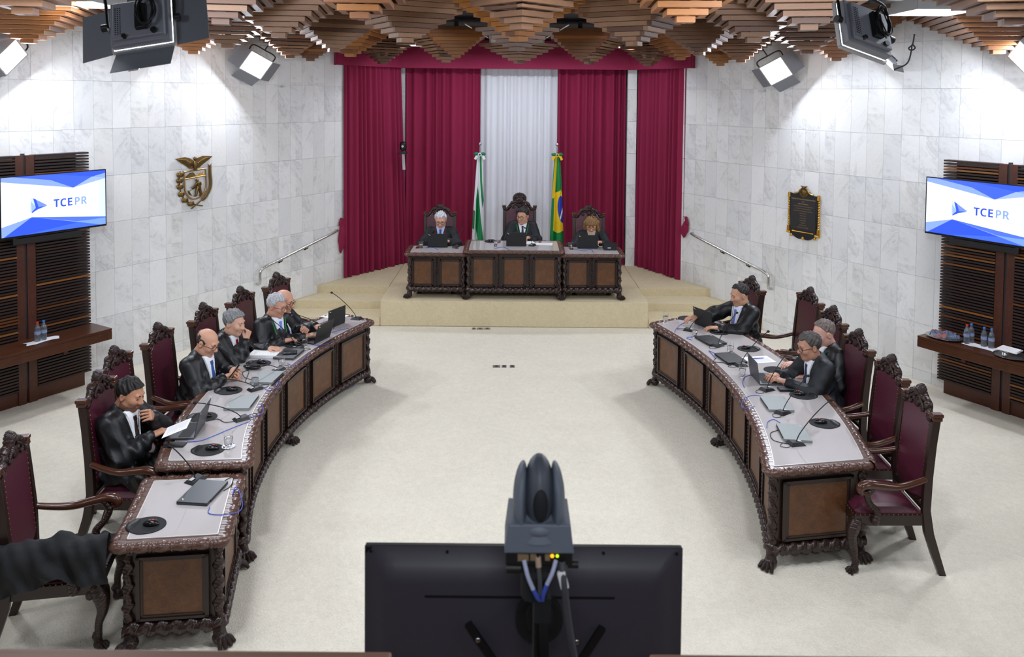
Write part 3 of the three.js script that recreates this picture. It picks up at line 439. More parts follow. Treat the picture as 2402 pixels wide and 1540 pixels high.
// panels added out of view to light the floor; lamps over the platform
[[-2.6, 4.4, -4.9], [0.1, 4.4, -5.2], [2.8, 4.4, -4.9]].forEach(([x, y, z]) => { const g = thing('added_hanging_light', 'unseen square light panel added over the open carpet for fill', 'light', [x, y, z], 0, 'added floor fill lights'); mesh('frame', merge([box(0.9, 0.05, 0.03, 0, 0, 0.435), box(0.9, 0.05, 0.03, 0, 0, -0.435), box(0.03, 0.05, 0.9, 0.435, 0, 0), box(0.03, 0.05, 0.9, -0.435, 0, 0), box(0.9, 0.01, 0.9, 0, 0.03, 0), box(0.04, 0.25, 0.04, 0, 0.15, 0)]), mat.white, g); mesh('diffuser', box(0.84, 0.01, 0.84, 0, 0, 0), mGlowSoft, g); areaLight(g, 0.84, 0.84, DOWN_FILL, [0, -0.01, 0], [x, -4, z - 1.5]); });
[[-1.5, 4.46, -13.55], [0.07, 4.46, -13.55], [1.65, 4.46, -13.55]].forEach(([x, y, z]) => { const g = thing('platform_light', 'slim light fitting tucked behind slatted ceiling over platform', 'light', [x, y, z], 0, 'platform lights'); mesh('frame', merge([box(0.9, 0.2, 0.02, 0, 0.08, 0.16), box(0.9, 0.2, 0.02, 0, 0.08, -0.16), box(0.02, 0.2, 0.34, 0.45, 0.08, 0), box(0.02, 0.2, 0.34, -0.45, 0.08, 0)]), mat.white, g); mesh('diffuser', box(0.88, 0.01, 0.3, 0, 0.02, 0), mGlowSoft, g); areaLight(g, 0.86, 0.28, DAIS, [0, 0.01, 0], [x, -3, z - 0.6]); });
// ---------- gallery parapet, monitor and tracking camera in front of the viewer ----------
{
  const y = 2.447; const g = structGroup('trim_2'); g.userData.label = 'wooden gallery parapet with flat handrail';
  const ga = atz(920, 1538, -1.6).x, gb = atz(1522, 1538, -1.6).x, capM = M(0xa9846c, 0.4, 0, { map: tWoodPlain });
  mesh('parapet', box(16, y - 0.13, 0.12, 0, (y - 0.13) / 2, -1.52), mBoard, g);
  for (const [a, b] of [[-8, ga], [gb, 8]]) { mesh('parapet_upper', box(b - a, 0.1, 0.12, (a + b) / 2, y - 0.085, -1.52), mBoard, g); mesh('rail_cap', rbox(b - a, 0.035, 0.2, 0.006, (a + b) / 2, y - 0.0175, -1.5), capM, g); }
  const zM = -2.02, tl = atz(857, 1274, zM), tr = atz(1600, 1285, zM), W = tr.x - tl.x, Hm = 0.5;
  const m = thing('monitor', 'large black monitor seen from behind on gallery edge', 'monitor', [(tl.x + tr.x) / 2, tl.y - Hm, zM], 0);
  const shell = grid(40, 24, (u, v) => { const e = Math.min(u, 1 - u, (1 - v) * 0.6, v * 0.6), k = Math.min(1, e / 0.09); return [(u - 0.5) * W, v * Hm, 0.008 + 0.03 * (k * k * (3 - 2 * k))]; });
  mesh('rear_shell', shell, M(0x46444c, 0.42), m); mesh('bezel', rbox(W, Hm, 0.018, 0.004, 0, Hm / 2, 0), mat.black, m);
  mesh('dark_strip', box(W * 0.59, 0.006, 0.004, -0.01, Hm - 0.115, 0.0375), mat.black, m);  // black strip on the shell, standing in for the dark of a slot
  for (const x of [-0.48, -0.24, 0.25, 0.48]) mesh('screw', cyl(0.004, 0.004, 0.004, x * W, Hm - 0.012, 0.014, Math.PI / 2, 0, 0, 8), mat.black, m);
  mesh('mount_plate', merge([cyl(0.06, 0.06, 0.03, 0.04, Hm - 0.16, 0.05, Math.PI / 2, 0, 0, 28), cyl(0.035, 0.035, 0.05, 0.04, Hm - 0.14, 0.07, Math.PI / 2, 0, 0, 24)]), mat.rubber, m);
  mesh('mount_arm', box(0.018, 0.2, 0.012, -0.085, Hm - 0.26, 0.05, 0, 0, 0.6), mat.black, m); mesh('mount_arm', box(0.018, 0.2, 0.012, 0.15, Hm - 0.27, 0.05, 0, 0, -0.55), mat.black, m);
  mesh('earth_wire', tube([[-0.12, Hm - 0.33, 0.06], [-0.08, Hm - 0.31, 0.065], [-0.05, Hm - 0.305, 0.06]], 0.0022, 12, 5), M(0x9acb2a, 0.5), m);
  mesh('mount_bolt', merge([ball(0.007, 0.007, 0.004, -0.115, Hm - 0.212, 0.062, 8, 6), ball(0.007, 0.007, 0.004, 0.135, Hm - 0.215, 0.062, 8, 6)]), mat.metal, m);
  mesh('wall_arm', merge([box(0.05, 0.05, 0.4, 0.04, Hm - 0.3, 0.2), box(0.08, 0.2, 0.02, 0.04, Hm - 0.35, 0.4)]), mat.black, m);
  // pan tilt camera
  const zC = -1.72, k = -zC / FOC, o = atz(1264, 1280, zC), c = thing('tracking_camera', 'grey pan tilt camera with blue patch cables before black monitor', 'camera', o.toArray(), 0);
  const grey = M(0x707986, 0.5), dk = M(0x545a64, 0.5);
  mesh('base', merge([extr(shapeOf([[-78 * k, 0], [78 * k, 0], [70 * k, 62 * k], [-70 * k, 62 * k]]), 0.11, 0.004).translate(0, 0, -0.09)]), grey, c);
  mesh('connector_panel', box(158 * k, 34 * k, 0.1, 0, -16 * k, -0.03), mat.black, c);
  const E = (w, h, d, x, y, z) => ball(w * k, h * k, d, x * k, y * k, z, 24, 18);
  mesh('head_ball', E(38, 88, 0.06, 0, 120, -0.03), dk, c);
  for (const s of [-1, 1]) { const fin = warp(new THREE.SphereGeometry(1, 20, 20), (p) => { const yy = p.y; p.set((p.x * 17 + s * (46 - 14 * Math.max(0, -yy - 0.5)) - s * 9 * yy * yy) * k, (yy * 85 + 105) * k, p.z * 0.062 - 0.03); }); mesh('side_arm', fin, grey, c); }
  mesh('neck', merge([E(58, 30, 0.06, 0, 48, -0.03), cyl(60 * k, 66 * k, 18 * k, 0, 30 * k, -0.03, 0, 0, 0, 28)]), grey, c);
  mesh('rear_vent', E(18, 40, 0.012, 2, 112, 0.024), M(0x1a1c20, 0.7), c);
  mesh('socket', merge([box(26 * k, 15 * k, 0.006, -38 * k, -14 * k, 0.022), box(14 * k, 14 * k, 0.006, -14 * k, -13 * k, 0.022), box(12 * k, 14 * k, 0.006, 20 * k, -13 * k, 0.022)]), M(0x8a7458, 0.5), c);
  mesh('status_light', ball(4.5 * k, 4.5 * k, 0.003, 31 * k, -10 * k, 0.022, 8, 6), glow(1.6, 0xff9a10), c); mesh('status_light', ball(3.5 * k, 3.5 * k, 0.003, 43 * k, -10 * k, 0.022, 8, 6), glow(1.6, 0xa8e010), c);
  const cab = (pts, r, m, n) => mesh(n, tube(pts.map(([x, y, z]) => [x * k, y * k, z]), r * k, 30, 8), m, c);
  cab([[-36, -18, 0.025], [-26, -50, 0.04], [-14, -78, 0.042]], 5, M(0xb9c0dd, 0.5), 'cable_boot'); cab([[-14, -78, 0.042], [-4, -98, 0.042], [2, -112, 0.03]], 5, mat.blueCable, 'patch_cable');
  cab([[40, -18, 0.025], [30, -40, 0.04], [18, -66, 0.042]], 5, M(0xb9c0dd, 0.5), 'cable_boot'); cab([[18, -66, 0.042], [10, -90, 0.042], [8, -112, 0.03]], 5, mat.blueCable, 'patch_cable');
  cab([[-3, -10, 0.025], [-1, -32, 0.03]], 7, M(0xb9a08a, 0.5), 'video_plug'); cab([[-1, -30, 0.032], [2, -70, 0.03], [4, -120, 0.02]], 5, mat.grey, 'video_cable');
  cab([[54, -22, 0.025], [58, -60, 0.04], [66, -130, 0.03], [76, -200, 0.02], [92, -290, 0.0]], 8, M(0x4a4a50, 0.6), 'power_cable'); mesh('cable_label', rbox(20 * k, 42 * k, 0.012, 0.003, 56 * k, -58 * k, 0.036, 0, 0, 0.25), mat.white, c);
  mesh('clamp_knob', merge([cyl(14 * k, 14 * k, 34 * k, -60 * k, -54 * k, 0, 0, 0, Math.PI / 2), cyl(9 * k, 9 * k, 26 * k, 82 * k, -44 * k, 0, 0, 0, Math.PI / 2)]), mat.black, c);
  mesh('clamp_head', merge([box(90 * k, 30 * k, 0.05, 0, -48 * k, -0.02), cyl(34 * k, 34 * k, 60 * k, -8 * k, -110 * k, -0.03), box(40 * k, 60 * k, 0.03, 10 * k, -150 * k, 0.0)]), mat.rubber, c);
  mesh('support_pole', merge([cyl(13 * k, 13 * k, 260 * k, 0, -270 * k, -0.03), box(22 * k, 260 * k, 0.02, 14 * k, -220 * k, 0.0, 0, 0, 0.05)]), mat.darkmetal, c);
}
// floor boxes
for (const [x0, x1, y0, y1, grp] of [[1156, 1173, 857, 862, 1], [1177, 1188, 857, 862, 1], [1196, 1207, 857, 862, 1], [1107, 1116, 769, 773, 2], [1118, 1134, 769, 773, 2], [1136, 1150, 769, 773, 2]]) {
  const a = at(x0, y1), b = at(x1, y0), g = thing('floor_box', grp === 1 ? 'small brass floor outlet set in carpet mid hall' : 'small tan floor outlet in carpet at platform foot', 'outlet', [(a.x + b.x) / 2, 0, (a.z + b.z) / 2], 0, grp === 1 ? 'mid hall floor outlets' : 'platform floor outlets');
  const w = b.x - a.x, d = Math.max(0.07, a.z - b.z); mesh('plate', rbox(w, 0.008, d, 0.002, 0, 0.004, 0), grp === 1 ? M(0x8c8880, 0.4, 0.6) : M(0x9a8f7c, 0.5, 0.2), g); mesh('socket', cyl(0.02, 0.02, 0.004, 0, 0.009, 0), mat.darkmetal, g);
}
// ---------- carved desks ----------
function clawGeo(s = 1) { const l = [ball(0.05, 0.045, 0.055, 0, 0.045, 0, 10, 8), taper([[0, 0.05, 0, 0.045], [0, 0.1, -0.01, 0.04], [0, 0.14, -0.02, 0.05]], 8, 6)]; for (let k = 0; k < 4; k++) { const a = (k - 1.5) * 0.42; l.push(taper([[Math.sin(a) * 0.03, 0.05, Math.cos(a) * 0.03, 0.018], [Math.sin(a) * 0.062, 0.048, Math.cos(a) * 0.062, 0.02], [Math.sin(a) * 0.09, 0.02, Math.cos(a) * 0.09, 0.014]], 6, 6)); } return merge(l).scale(s, s, s); }
// carved bead swept along a list of points; pat(len, angle) gives the relief
function carvedPath(pts, r, ry, pat, ds = 0.013, closed = false, rad = 10) {
  const c = new THREE.CatmullRomCurve3(pts, closed, 'catmullrom', 0.1), L = c.getLength(), n = Math.ceil(L / ds), pos = [], uv = [], idx = [], P = V(0, 0, 0), T = V(0, 0, 0), N = V(0, 0, 0), up = V(0, 1, 0), B = V(0, 0, 0);
  c.arcLengthDivisions = 800; c.updateArcLengths();
  for (let i = 0; i <= n; i++) { c.getPointAt(i / n, P); c.getTangentAt(i / n, T); if (Math.abs(T.y) > 0.9) N.set(1, 0, 0); else N.crossVectors(up, T).normalize(); B.crossVectors(T, N).normalize();
    for (let j = 0; j <= rad; j++) { const a = j / rad * 6.283, k = 1 + pat(i / n * L, a), x = Math.cos(a) * r * k, y = Math.sin(a) * ry * k; pos.push(P.x + N.x * x + B.x * y, P.y + N.y * x + B.y * y, P.z + N.z * x + B.z * y); uv.push(i / n * L * 2, j / rad); } }
  for (let i = 0; i < n; i++) for (let j = 0; j < rad; j++) { const a = i * (rad + 1) + j, b = a + rad + 1; idx.push(a, b, a + 1, b, b + 1, a + 1); }
  const g = new THREE.BufferGeometry(); g.setAttribute('position', new THREE.Float32BufferAttribute(pos, 3)); g.setAttribute('uv', new THREE.Float32BufferAttribute(uv, 2)); g.setIndex(idx); g.computeVertexNormals(); return g;
}
const patEdge = (l, a) => { const q = l / 0.125, f = q - Math.floor(q); const leaf = f < 0.7 ? Math.pow(Math.sin(f / 0.7 * 3.1416), 0.5) * (0.42 + 0.1 * Math.cos(a * 6 + f * 5)) : 0.22 + 0.2 * Math.sin((f - 0.7) / 0.3 * 18.85); return leaf - 0.3; };
const patBase = (l, a) => { const q = l / 0.09, f = q - Math.floor(q); return 0.22 * Math.sin(f * 6.283 + a * 2) + 0.1 * Math.sin(l * 140 - a * 3); };
const patPost = (l, a) => 0.26 * Math.sin(l * 52 + a * 2) + 0.16 * Math.sin(l * 97 - a * 3);
const patNone = () => 0;
function desk(name, label, F, B, L, n, h, base, o = {}) {
  // F,B: s in 0..1 -> [x,z]; a along, t from front to back (metres)
  const g = thing(name, label, 'desk', [0, base, 0]);
  const W = (a, y, t) => { const s = a / L, f = F(s), b = B(s), D = Math.hypot(b[0] - f[0], b[1] - f[1]), k = t / D; return V(f[0] + (b[0] - f[0]) * k, y, f[1] + (b[1] - f[1]) * k); };
  const Dm = (() => { const f = F(0.5), b = B(0.5); return Math.hypot(b[0] - f[0], b[1] - f[1]); })();
  const wb = (a0, a1, y0, y1, t0, t1, seg = Math.max(1, Math.ceil((a1 - a0) / 0.15))) => { const q = new THREE.BoxGeometry(a1 - a0, y1 - y0, t1 - t0, seg, 1, 1).translate((a0 + a1) / 2, (y0 + y1) / 2, (t0 + t1) / 2); const U = q.attributes.uv, P = q.attributes.position; for (let i = 0; i < U.count; i++) if (a1 - a0 < 0.1 && t1 - t0 > 0.1) U.setXY(i, P.getZ(i) * 1.2 + 0.3, P.getY(i) * 1.2); else U.setXY(i, P.getX(i) * 1.2, (P.getY(i) + P.getZ(i)) * 1.2); const r = q.toNonIndexed(); const p2 = r.attributes.position; for (let i = 0; i < p2.count; i++) { const w = W(p2.getX(i), p2.getY(i), p2.getZ(i)); p2.setXYZ(i, w.x, w.y, w.z); } r.computeVertexNormals(); return r; };
  const y0 = 0.15, y1 = h - 0.05, e = 0.055;
  mesh('carcass', merge([wb(e, L - e, y0, y1, e + 0.012, e + 0.05), wb(e + 0.012, e + 0.05, y0, y1, e, Dm - 0.06), wb(L - e - 0.05, L - e - 0.012, y0, y1, e, Dm - 0.06), wb(e, L - e, y0, y0 + 0.03, e + 0.01, Dm - 0.1), wb(e, L - e, y1 - 0.06, y1, Dm - 0.09, Dm - 0.07)]), mat.darkwood, g);
  // panels on the front
  const pw = (L - 2 * e) / n;
  const panelAt = (bx) => { // bx(u0,u1,v0,v1,d0,d1)
    const p = mesh('panel', bx(0.16, 0.84, 0.12, 0.86, 0.0, 0.016), mat.burl, g);
    mesh('panel_moulding', merge([bx(0.12, 0.88, 0.86, 0.89, 0, 0.03), bx(0.12, 0.88, 0.09, 0.12, 0, 0.03), bx(0.12, 0.16, 0.09, 0.89, 0, 0.03), bx(0.84, 0.88, 0.09, 0.89, 0, 0.03), bx(0.16, 0.84, 0.83, 0.86, 0, 0.022), bx(0.16, 0.84, 0.12, 0.15, 0, 0.022), bx(0.16, 0.19, 0.12, 0.86, 0, 0.022), bx(0.81, 0.84, 0.12, 0.86, 0, 0.022)]), mat.darkwood, p);
  };
  for (let i = 0; i < n; i++) { const a0 = e + i * pw; panelAt((u0, u1, v0, v1, d0, d1) => wb(a0 + pw * u0, a0 + pw * u1, lerp(y0, y1, v0), lerp(y0, y1, v1), e + 0.012 - d1, e + 0.012 - d0)); }
  // beaded pilasters between panels
  for (let i = 1; i < n; i++) { const a = e + i * pw, list = []; for (let k = 0; k < 15; k++) { const w = W(a, lerp(y0 + 0.06, y1 - 0.03, k / 14), e + 0.006); list.push(ball(0.018, 0.017, 0.018, w.x, w.y, w.z, 7, 5)); } mesh('pilaster', merge([...list, wb(a - 0.03, a + 0.03, y0, y1, e + 0.004, e + 0.02)]), mat.carve, g); }
  // panels on the two ends
  for (const end of [0, 1]) if (!(o.skipEnd === end)) { const aa = end ? L - e - 0.012 : e + 0.012, sg = end ? 1 : -1, len = Dm - 0.06 - e; panelAt((u0, u1, v0, v1, d0, d1) => wb(Math.min(aa + sg * d0, aa + sg * d1), Math.max(aa + sg * d0, aa + sg * d1), lerp(y0, y1, v0), lerp(y0, y1, v1), e + len * u0, e + len * u1, 1)); }
  // carved corner posts
  for (const [a, t] of [[e + 0.012, e + 0.012], [L - e - 0.012, e + 0.012], [e + 0.012, Dm - 0.08], [L - e - 0.012, Dm - 0.08]]) { const p = W(a, 0, t); mesh('carved_post', carvedPath([V(p.x, y0, p.z), V(p.x, (y0 + y1) / 2, p.z), V(p.x, y1, p.z)], 0.03, 0.03, patPost, 0.008, false, 12), mat.carve, g); }
  // base moulding round three sides
  const loop = (y, m, back) => { const l = [], N = Math.max(4, Math.ceil(L / 0.25)); l.push(W(m, y, Dm - back)); l.push(W(m, y, m + 0.04)); for (let i = 0; i <= N; i++) l.push(W(lerp(m + 0.04, L - m - 0.04, i / N), y, m)); l.push(W(L - m, y, m + 0.04)); l.push(W(L - m, y, Dm - back)); return l; };
  mesh('base_moulding', carvedPath(loop(0.145, 0.045, 0.05), 0.034, 0.042, patBase, 0.012, false, 10), mat.carve, g);
  // top: frame board, carved rim, inset writing surface
  mesh('top_board', wb(0.02, L - 0.02, h - 0.05, h - 0.002, 0.02, Dm - 0.02), mat.topedge, g);
  const ring = loop(h - 0.026, 0.016, 0.016); ring.push(...(() => { const l = [], N = Math.max(3, Math.ceil(L / 0.3)); for (let i = N - 1; i >= 1; i--) l.push(W(L * i / N, h - 0.026, Dm - 0.016)); return l; })());
  mesh('carved_rim', carvedPath(ring, 0.036, 0.03, patEdge, 0.008, true, 14), mat.topedge, g);
  mesh('writing_surface', wb(0.075, L - 0.075, h - 0.004, h + 0.003, 0.075, Dm - 0.075), mat.top, g);
  const rimM = M(0xcfcac4, 0.3); const q = mesh('surface_edge', merge([wb(0.07, L - 0.07, h - 0.003, h + 0.0035, 0.07, 0.076), wb(0.07, L - 0.07, h - 0.003, h + 0.0035, Dm - 0.076, Dm - 0.07), wb(0.07, 0.076, h - 0.003, h + 0.0035, 0.07, Dm - 0.07), wb(L - 0.076, L - 0.07, h - 0.003, h + 0.0035, 0.07, Dm - 0.07)]), rimM, g);
  // claw feet
  const claw = clawGeo(o.claw || 1.0);
  const foot = (a, t, da, dt) => { const p = W(a, 0, t), d = W(a + da * 0.05, 0, t + dt * 0.05).sub(p), m = mesh('claw_foot', claw, mat.carve, g); m.position.copy(p); m.rotation.y = Math.atan2(d.x, d.z); };
  foot(0.06, 0.06, -1, -1); foot(L - 0.06, 0.06, 1, -1); foot(0.06, Dm - 0.09, -1, 0.6); foot(L - 0.06, Dm - 0.09, 1, 0.6); for (const m of (o.mid || [])) { foot(L * m, 0.05, 0, -1); foot(L * m, Dm - 0.1, 0, 1); }
  g.userData.top = base + h + 0.003;
  return g;
}
const pf = (c, z) => c[0] * (z + 7.8) ** 2 + c[1] * (z + 7.8) + c[2];
const LFc = [0.1058, -0.056, -2.2321], LBc = [0.0886, -0.0628, -2.9206], RFc = [-0.0832, 0.0436, 2.1647], RBc = [-0.0986, 0.0025, 3.034];
const fz = (z0, z1, c) => (s) => { const z = lerp(z0, z1, s); return [pf(c, z), z]; };
const HL = 0.785;
const deskLeft = desk('curved_desk', 'long curved carved desk with six microphones crowded by five robed people', fz(-9.8, -5.94, LFc), fz(-10.17, -5.88, LBc), 4.15, 6, HL, 0, { mid: [0.46] });
const deskRight = desk('curved_desk', 'long curved carved desk with three robed people and empty chairs', fz(-5.88, -9.81, RFc), fz(-6.02, -10.2, RBc), 4.2, 6, HL, 0, { mid: [0.56] });
const lin = (a, b) => (s) => [lerp(a[0], b[0], s), lerp(a[1], b[1], s)];
desk('end_desk', 'short carved desk with one closed laptop abutting the long bench', lin([-2.01, -5.9], [-1.81, -5.0]), lin([-2.70, -5.83], [-2.53, -4.91]), 0.93, 1, 0.725, 0, {});
desk('bench_desk', 'central carved bench desk on platform before tallest chair', lin([0.83, -12.3], [-0.73, -12.3]), lin([0.83, -13.22], [-0.73, -13.22]), 1.56, 3, 0.775, PLAT, { claw: 0.95 });
desk('bench_desk', 'carved bench desk wing before the white haired man', lin([-0.68, -12.34], [-1.66, -12.34]), lin([-0.68, -13.0], [-1.66, -13.0]), 0.98, 2, 0.72, PLAT, { claw: 0.95 });
desk('bench_desk', 'carved bench desk wing with telephone before long haired woman', lin([1.78, -12.34], [0.78, -12.34]), lin([1.78, -13.0], [0.78, -13.0]), 1.0, 2, 0.72, PLAT, { claw: 0.95 });
// ---------- carved armchairs ----------
function chairParts(g, grand) {
  const sy = 0.04; // half width of posts
  const prof = [[-0.40, 0], [-0.445, 0], [-0.40, 0.14], [-0.345, 0.32], [-0.315, 0.5], [-0.325, 0.75], [-0.345, 1.0], [-0.37, 1.2], [-0.318, 1.2], [-0.295, 1.0], [-0.27, 0.75], [-0.262, 0.5], [-0.285, 0.32], [-0.345, 0.14]];
  const post = extr(shapeOf(prof), 0.042, 0.003, 4).rotateY(-Math.PI / 2); // shape x -> z
  for (const s of [-1, 1]) mesh('rear_post', post.clone().translate(s * 0.245 + 0.021, 0, 0), mat.darkwood, g);
  for (const s of [-1, 1]) mesh('post_ear', merge([rbox(0.058, 0.03, 0.075, 0.008, s * 0.247, 1.2, -0.345), rbox(0.064, 0.03, 0.085, 0.01, s * 0.25, 1.228, -0.347)]), mat.armwood, g);
  const tilt = (q) => warp(q, (p) => { p.z -= 0.285 + (p.y - 0.5) * 0.085 - 0.0; });
  // leather back
  const bs = new THREE.Shape(); bs.moveTo(-0.215, 0.6); bs.quadraticCurveTo(-0.2, 0.57, -0.13, 0.565); bs.quadraticCurveTo(-0.06, 0.53, 0, 0.53); bs.quadraticCurveTo(0.06, 0.53, 0.13, 0.565); bs.quadraticCurveTo(0.2, 0.57, 0.215, 0.6); bs.lineTo(0.215, 1.15); bs.quadraticCurveTo(0.16, 1.15, 0.14, 1.2); bs.quadraticCurveTo(0.1, 1.255, 0, 1.265); bs.quadraticCurveTo(-0.1, 1.255, -0.14, 1.2); bs.quadraticCurveTo(-0.16, 1.15, -0.215, 1.15);
  mesh('backrest', tilt(extr(bs, 0.03, 0.014, 10).translate(0, 0, -0.015)), mat.leather, g);
  const nails = []; for (let k = 0; k < 16; k++) for (const s of [-1, 1]) nails.push(ball(0.006, 0.006, 0.004, s * 0.205, 0.61 + k * 0.035, 0.03, 5, 4)); mesh('nail_heads', tilt(merge(nails)), mat.nail, g).userData.kind = 'stuff';
  const arch = [[-0.255, 1.195], [-0.215, 1.175], [-0.175, 1.195], [-0.155, 1.24], [-0.12, 1.285], [-0.06, 1.3], [0, 1.3], [0.06, 1.3], [0.12, 1.285], [0.155, 1.24], [0.175, 1.195], [0.215, 1.175], [0.255, 1.195]].map(([x, y]) => V(x, y, 0.012));
  mesh('top_rail', tilt(carvedPath(arch, 0.03, 0.026, (l, a) => 0.15 * Math.sin(l * 70), 0.012, false, 8)), mat.carve, g);
  const cr = []; const ribs = grand ? 9 : 7, R = grand ? 0.07 : 0.062;
  for (let k = 0; k < ribs; k++) { const a = (k / (ribs - 1) - 0.5) * 2.3; cr.push(taper([[Math.sin(a) * 0.012, 1.3, 0.02, 0.014], [Math.sin(a) * R * 0.7, 1.3 + Math.cos(a) * R * 0.75, 0.03, 0.019], [Math.sin(a) * R * 1.05, 1.3 + Math.cos(a) * R * 1.05, 0.0, 0.013]], 6, 6)); }
  for (const s of [-1, 1]) { cr.push(tube([[s * 0.03, 1.29, 0.03], [s * 0.075, 1.262, 0.034], [s * 0.11, 1.24, 0.034], [s * 0.115, 1.21, 0.034], [s * 0.085, 1.205, 0.034], [s * 0.085, 1.23, 0.034]], 0.013, 20, 6), ball(0.02, 0.02, 0.016, s * 0.15, 1.25, 0.032, 7, 6), ball(0.022, 0.018, 0.016, s * 0.045, 1.25, 0.034, 7, 6), ball(0.016, 0.026, 0.014, s * 0.02, 1.225, 0.034, 7, 6)); }
  cr.push(ball(0.04, 0.035, 0.03, 0, 1.3, 0.01, 10, 8), ball(0.018, 0.04, 0.016, 0, 1.235, 0.034, 7, 6));
  if (grand) { for (let k = 0; k < 13; k++) { const a = (k / 12 - 0.5) * 3.9; cr.push(ball(0.026, 0.026, 0.018, Math.sin(a) * 0.09, 1.35 + Math.cos(a) * 0.075, 0.01, 7, 6)); } for (const s of [-1, 1]) cr.push(ball(0.03, 0.045, 0.016, s * 0.042, 1.38, 0.01, 7, 6)); cr.push(ball(0.03, 0.05, 0.014, 0, 1.39, 0.005, 8, 6)); }
  mesh('carved_crest', tilt(merge(cr)), mat.carve, g);
  mesh('lower_rail', tilt(merge([box(0.46, 0.03, 0.03, 0, 0.5, 0.0), taper([[-0.22, 0.6, 0, 0.012], [-0.17, 0.548, 0.01, 0.014], [-0.08, 0.53, 0.012, 0.012], [0, 0.515, 0.012, 0.012], [0.08, 0.53, 0.012, 0.012], [0.17, 0.548, 0.01, 0.014], [0.22, 0.6, 0, 0.012]], 6, 24)])), mat.carve, g);
  // seat
  const trap = (w0, w1, h, z0, z1, y, b) => extr(shapeOf([[-w0 / 2, z0], [w0 / 2, z0], [w1 / 2, z1], [-w1 / 2, z1]]), h, b).rotateX(Math.PI / 2).translate(0, y, 0);
  mesh('seat_frame', trap(0.5, 0.575, 0.075, -0.28, 0.25, 0.455, 0.004), mat.darkwood, g);
  mesh('seat', warp(new THREE.BoxGeometry(2, 2, 2, 14, 4, 14).toNonIndexed(), (p) => { const q = p.clone(), k = Math.max(0, 1 - q.x ** 4) * Math.max(0, 1 - q.z ** 4); p.set(q.x * (0.245 + 0.03 * q.z * 0.5 + 0.015), 0.45 + (q.y > 0 ? 0.02 + 0.045 * Math.sqrt(k) : 0) * (q.y > 0 ? q.y : 1), -0.012 + q.z * 0.25); }), mat.leather, g);
  const nl = []; for (let k = 0; k < 15; k++) { nl.push(ball(0.006, 0.006, 0.004, -0.26 + k * 0.037, 0.458, 0.254, 5, 4)); for (const s of [-1, 1]) nl.push(ball(0.004, 0.006, 0.006, s * (0.252 + 0.035 * k / 14), 0.46, -0.26 + k * 0.036, 5, 4)); } mesh('nail_heads', merge(nl), mat.nail, g).userData.kind = 'stuff';
  for (const s of [-1, 1]) {
    mesh('armrest', taper([[s * 0.262, 0.735, -0.27, 0.022], [s * 0.275, 0.715, -0.2, 0.024], [s * 0.3, 0.69, -0.06, 0.027], [s * 0.315, 0.705, 0.08, 0.03], [s * 0.32, 0.712, 0.17, 0.033], [s * 0.32, 0.69, 0.225, 0.034], [s * 0.32, 0.652, 0.225, 0.026], [s * 0.32, 0.645, 0.19, 0.018]], 9, 40, 1), mat.armwood, g);
    mesh('arm_support', taper([[s * 0.315, 0.69, 0.14, 0.026], [s * 0.315, 0.63, 0.175, 0.024], [s * 0.305, 0.56, 0.15, 0.022], [s * 0.295, 0.49, 0.09, 0.028], [s * 0.293, 0.42, 0.1, 0.034]], 8, 20), mat.carve, g);
    mesh('front_leg', merge([taper([[s * 0.25, 0.41, 0.22, 0.05], [s * 0.265, 0.34, 0.255, 0.052], [s * 0.268, 0.26, 0.262, 0.036], [s * 0.262, 0.16, 0.235, 0.024], [s * 0.262, 0.08, 0.235, 0.022]], 9, 26), clawGeo(0.62).rotateY(s * 0.3).translate(s * 0.262, 0, 0.235), ball(0.02, 0.05, 0.015, s * 0.24, 0.36, 0.285, 7, 6), ball(0.018, 0.035, 0.03, s * 0.28, 0.37, 0.19, 7, 6)]), mat.carve, g);
  }
}
const chairProto = new THREE.Group(); chairParts(chairProto, false);
const chairGrand = new THREE.Group(); chairParts(chairGrand, true);
function chair(px, py, turn, label, base = 0, proto = chairProto, sc = 1, hgt = 1.375) {
  const g = thing('armchair', label, 'chair', [0, base, 0], turn, base ? 'carved bench armchairs' : 'carved armchairs along the desks');
  const c = proto.clone(); for (const k of [...c.children]) g.add(k);
  g.scale.setScalar(sc);
  const p = at(px, py, base + hgt * sc), d = V(0, 0, -0.365 * sc).applyAxisAngle(V(0, 1, 0), turn); g.position.set(p.x - d.x, base, p.z - d.z);
  return g;
}
const R90 = Math.PI / 2;
const CH = {};
CH.R6 = chair(2168, 900, -R90 - 0.05, 'empty armchair at plaque side desk end nearest the gallery, its seat fully visible');
CH.R5 = chair(2098, 830, -R90 - 0.03, 'empty armchair second from the gallery end of plaque side desk');
CH.R4 = chair(2020, 770, -R90 + 0.02, 'armchair holding the typing man in dark glasses');
CH.R3 = chair(1960, 715, -R90 + 0.05, 'armchair holding the grey man with green robe trim');
CH.R2 = chair(1905, 672, -R90 + 0.12, 'empty armchair turned between two robed men by plaque wall');
CH.R1 = chair(1768, 645, -R90 + 0.22, 'armchair holding the man with lilac patterned tie');
CH.L1 = chair(645, 637, R90 - 0.25, 'armchair holding the bald man beside platform steps');
CH.L2 = chair(560, 670, R90 - 0.18, 'armchair holding the white haired man with green cord');
CH.L3 = chair(472, 708, R90 - 0.1, 'armchair holding the grey haired man in red tie');
CH.L4 = chair(365, 755, R90 - 0.03, 'armchair holding the bald man reading a phone');
CH.L5 = chair(262, 810, R90 + 0.0, 'empty armchair between phone reader and bearded young man');
CH.L6 = chair(222, 870, R90 + 0.05, 'armchair holding the bearded young man');
CH.L7 = chair(14, 1012, R90 + 0.25, 'armchair with black robe dropped on its seat');
CH.D1 = chair(1033, 477, 0, 'bench armchair holding the white haired man in blue tie', PLAT);
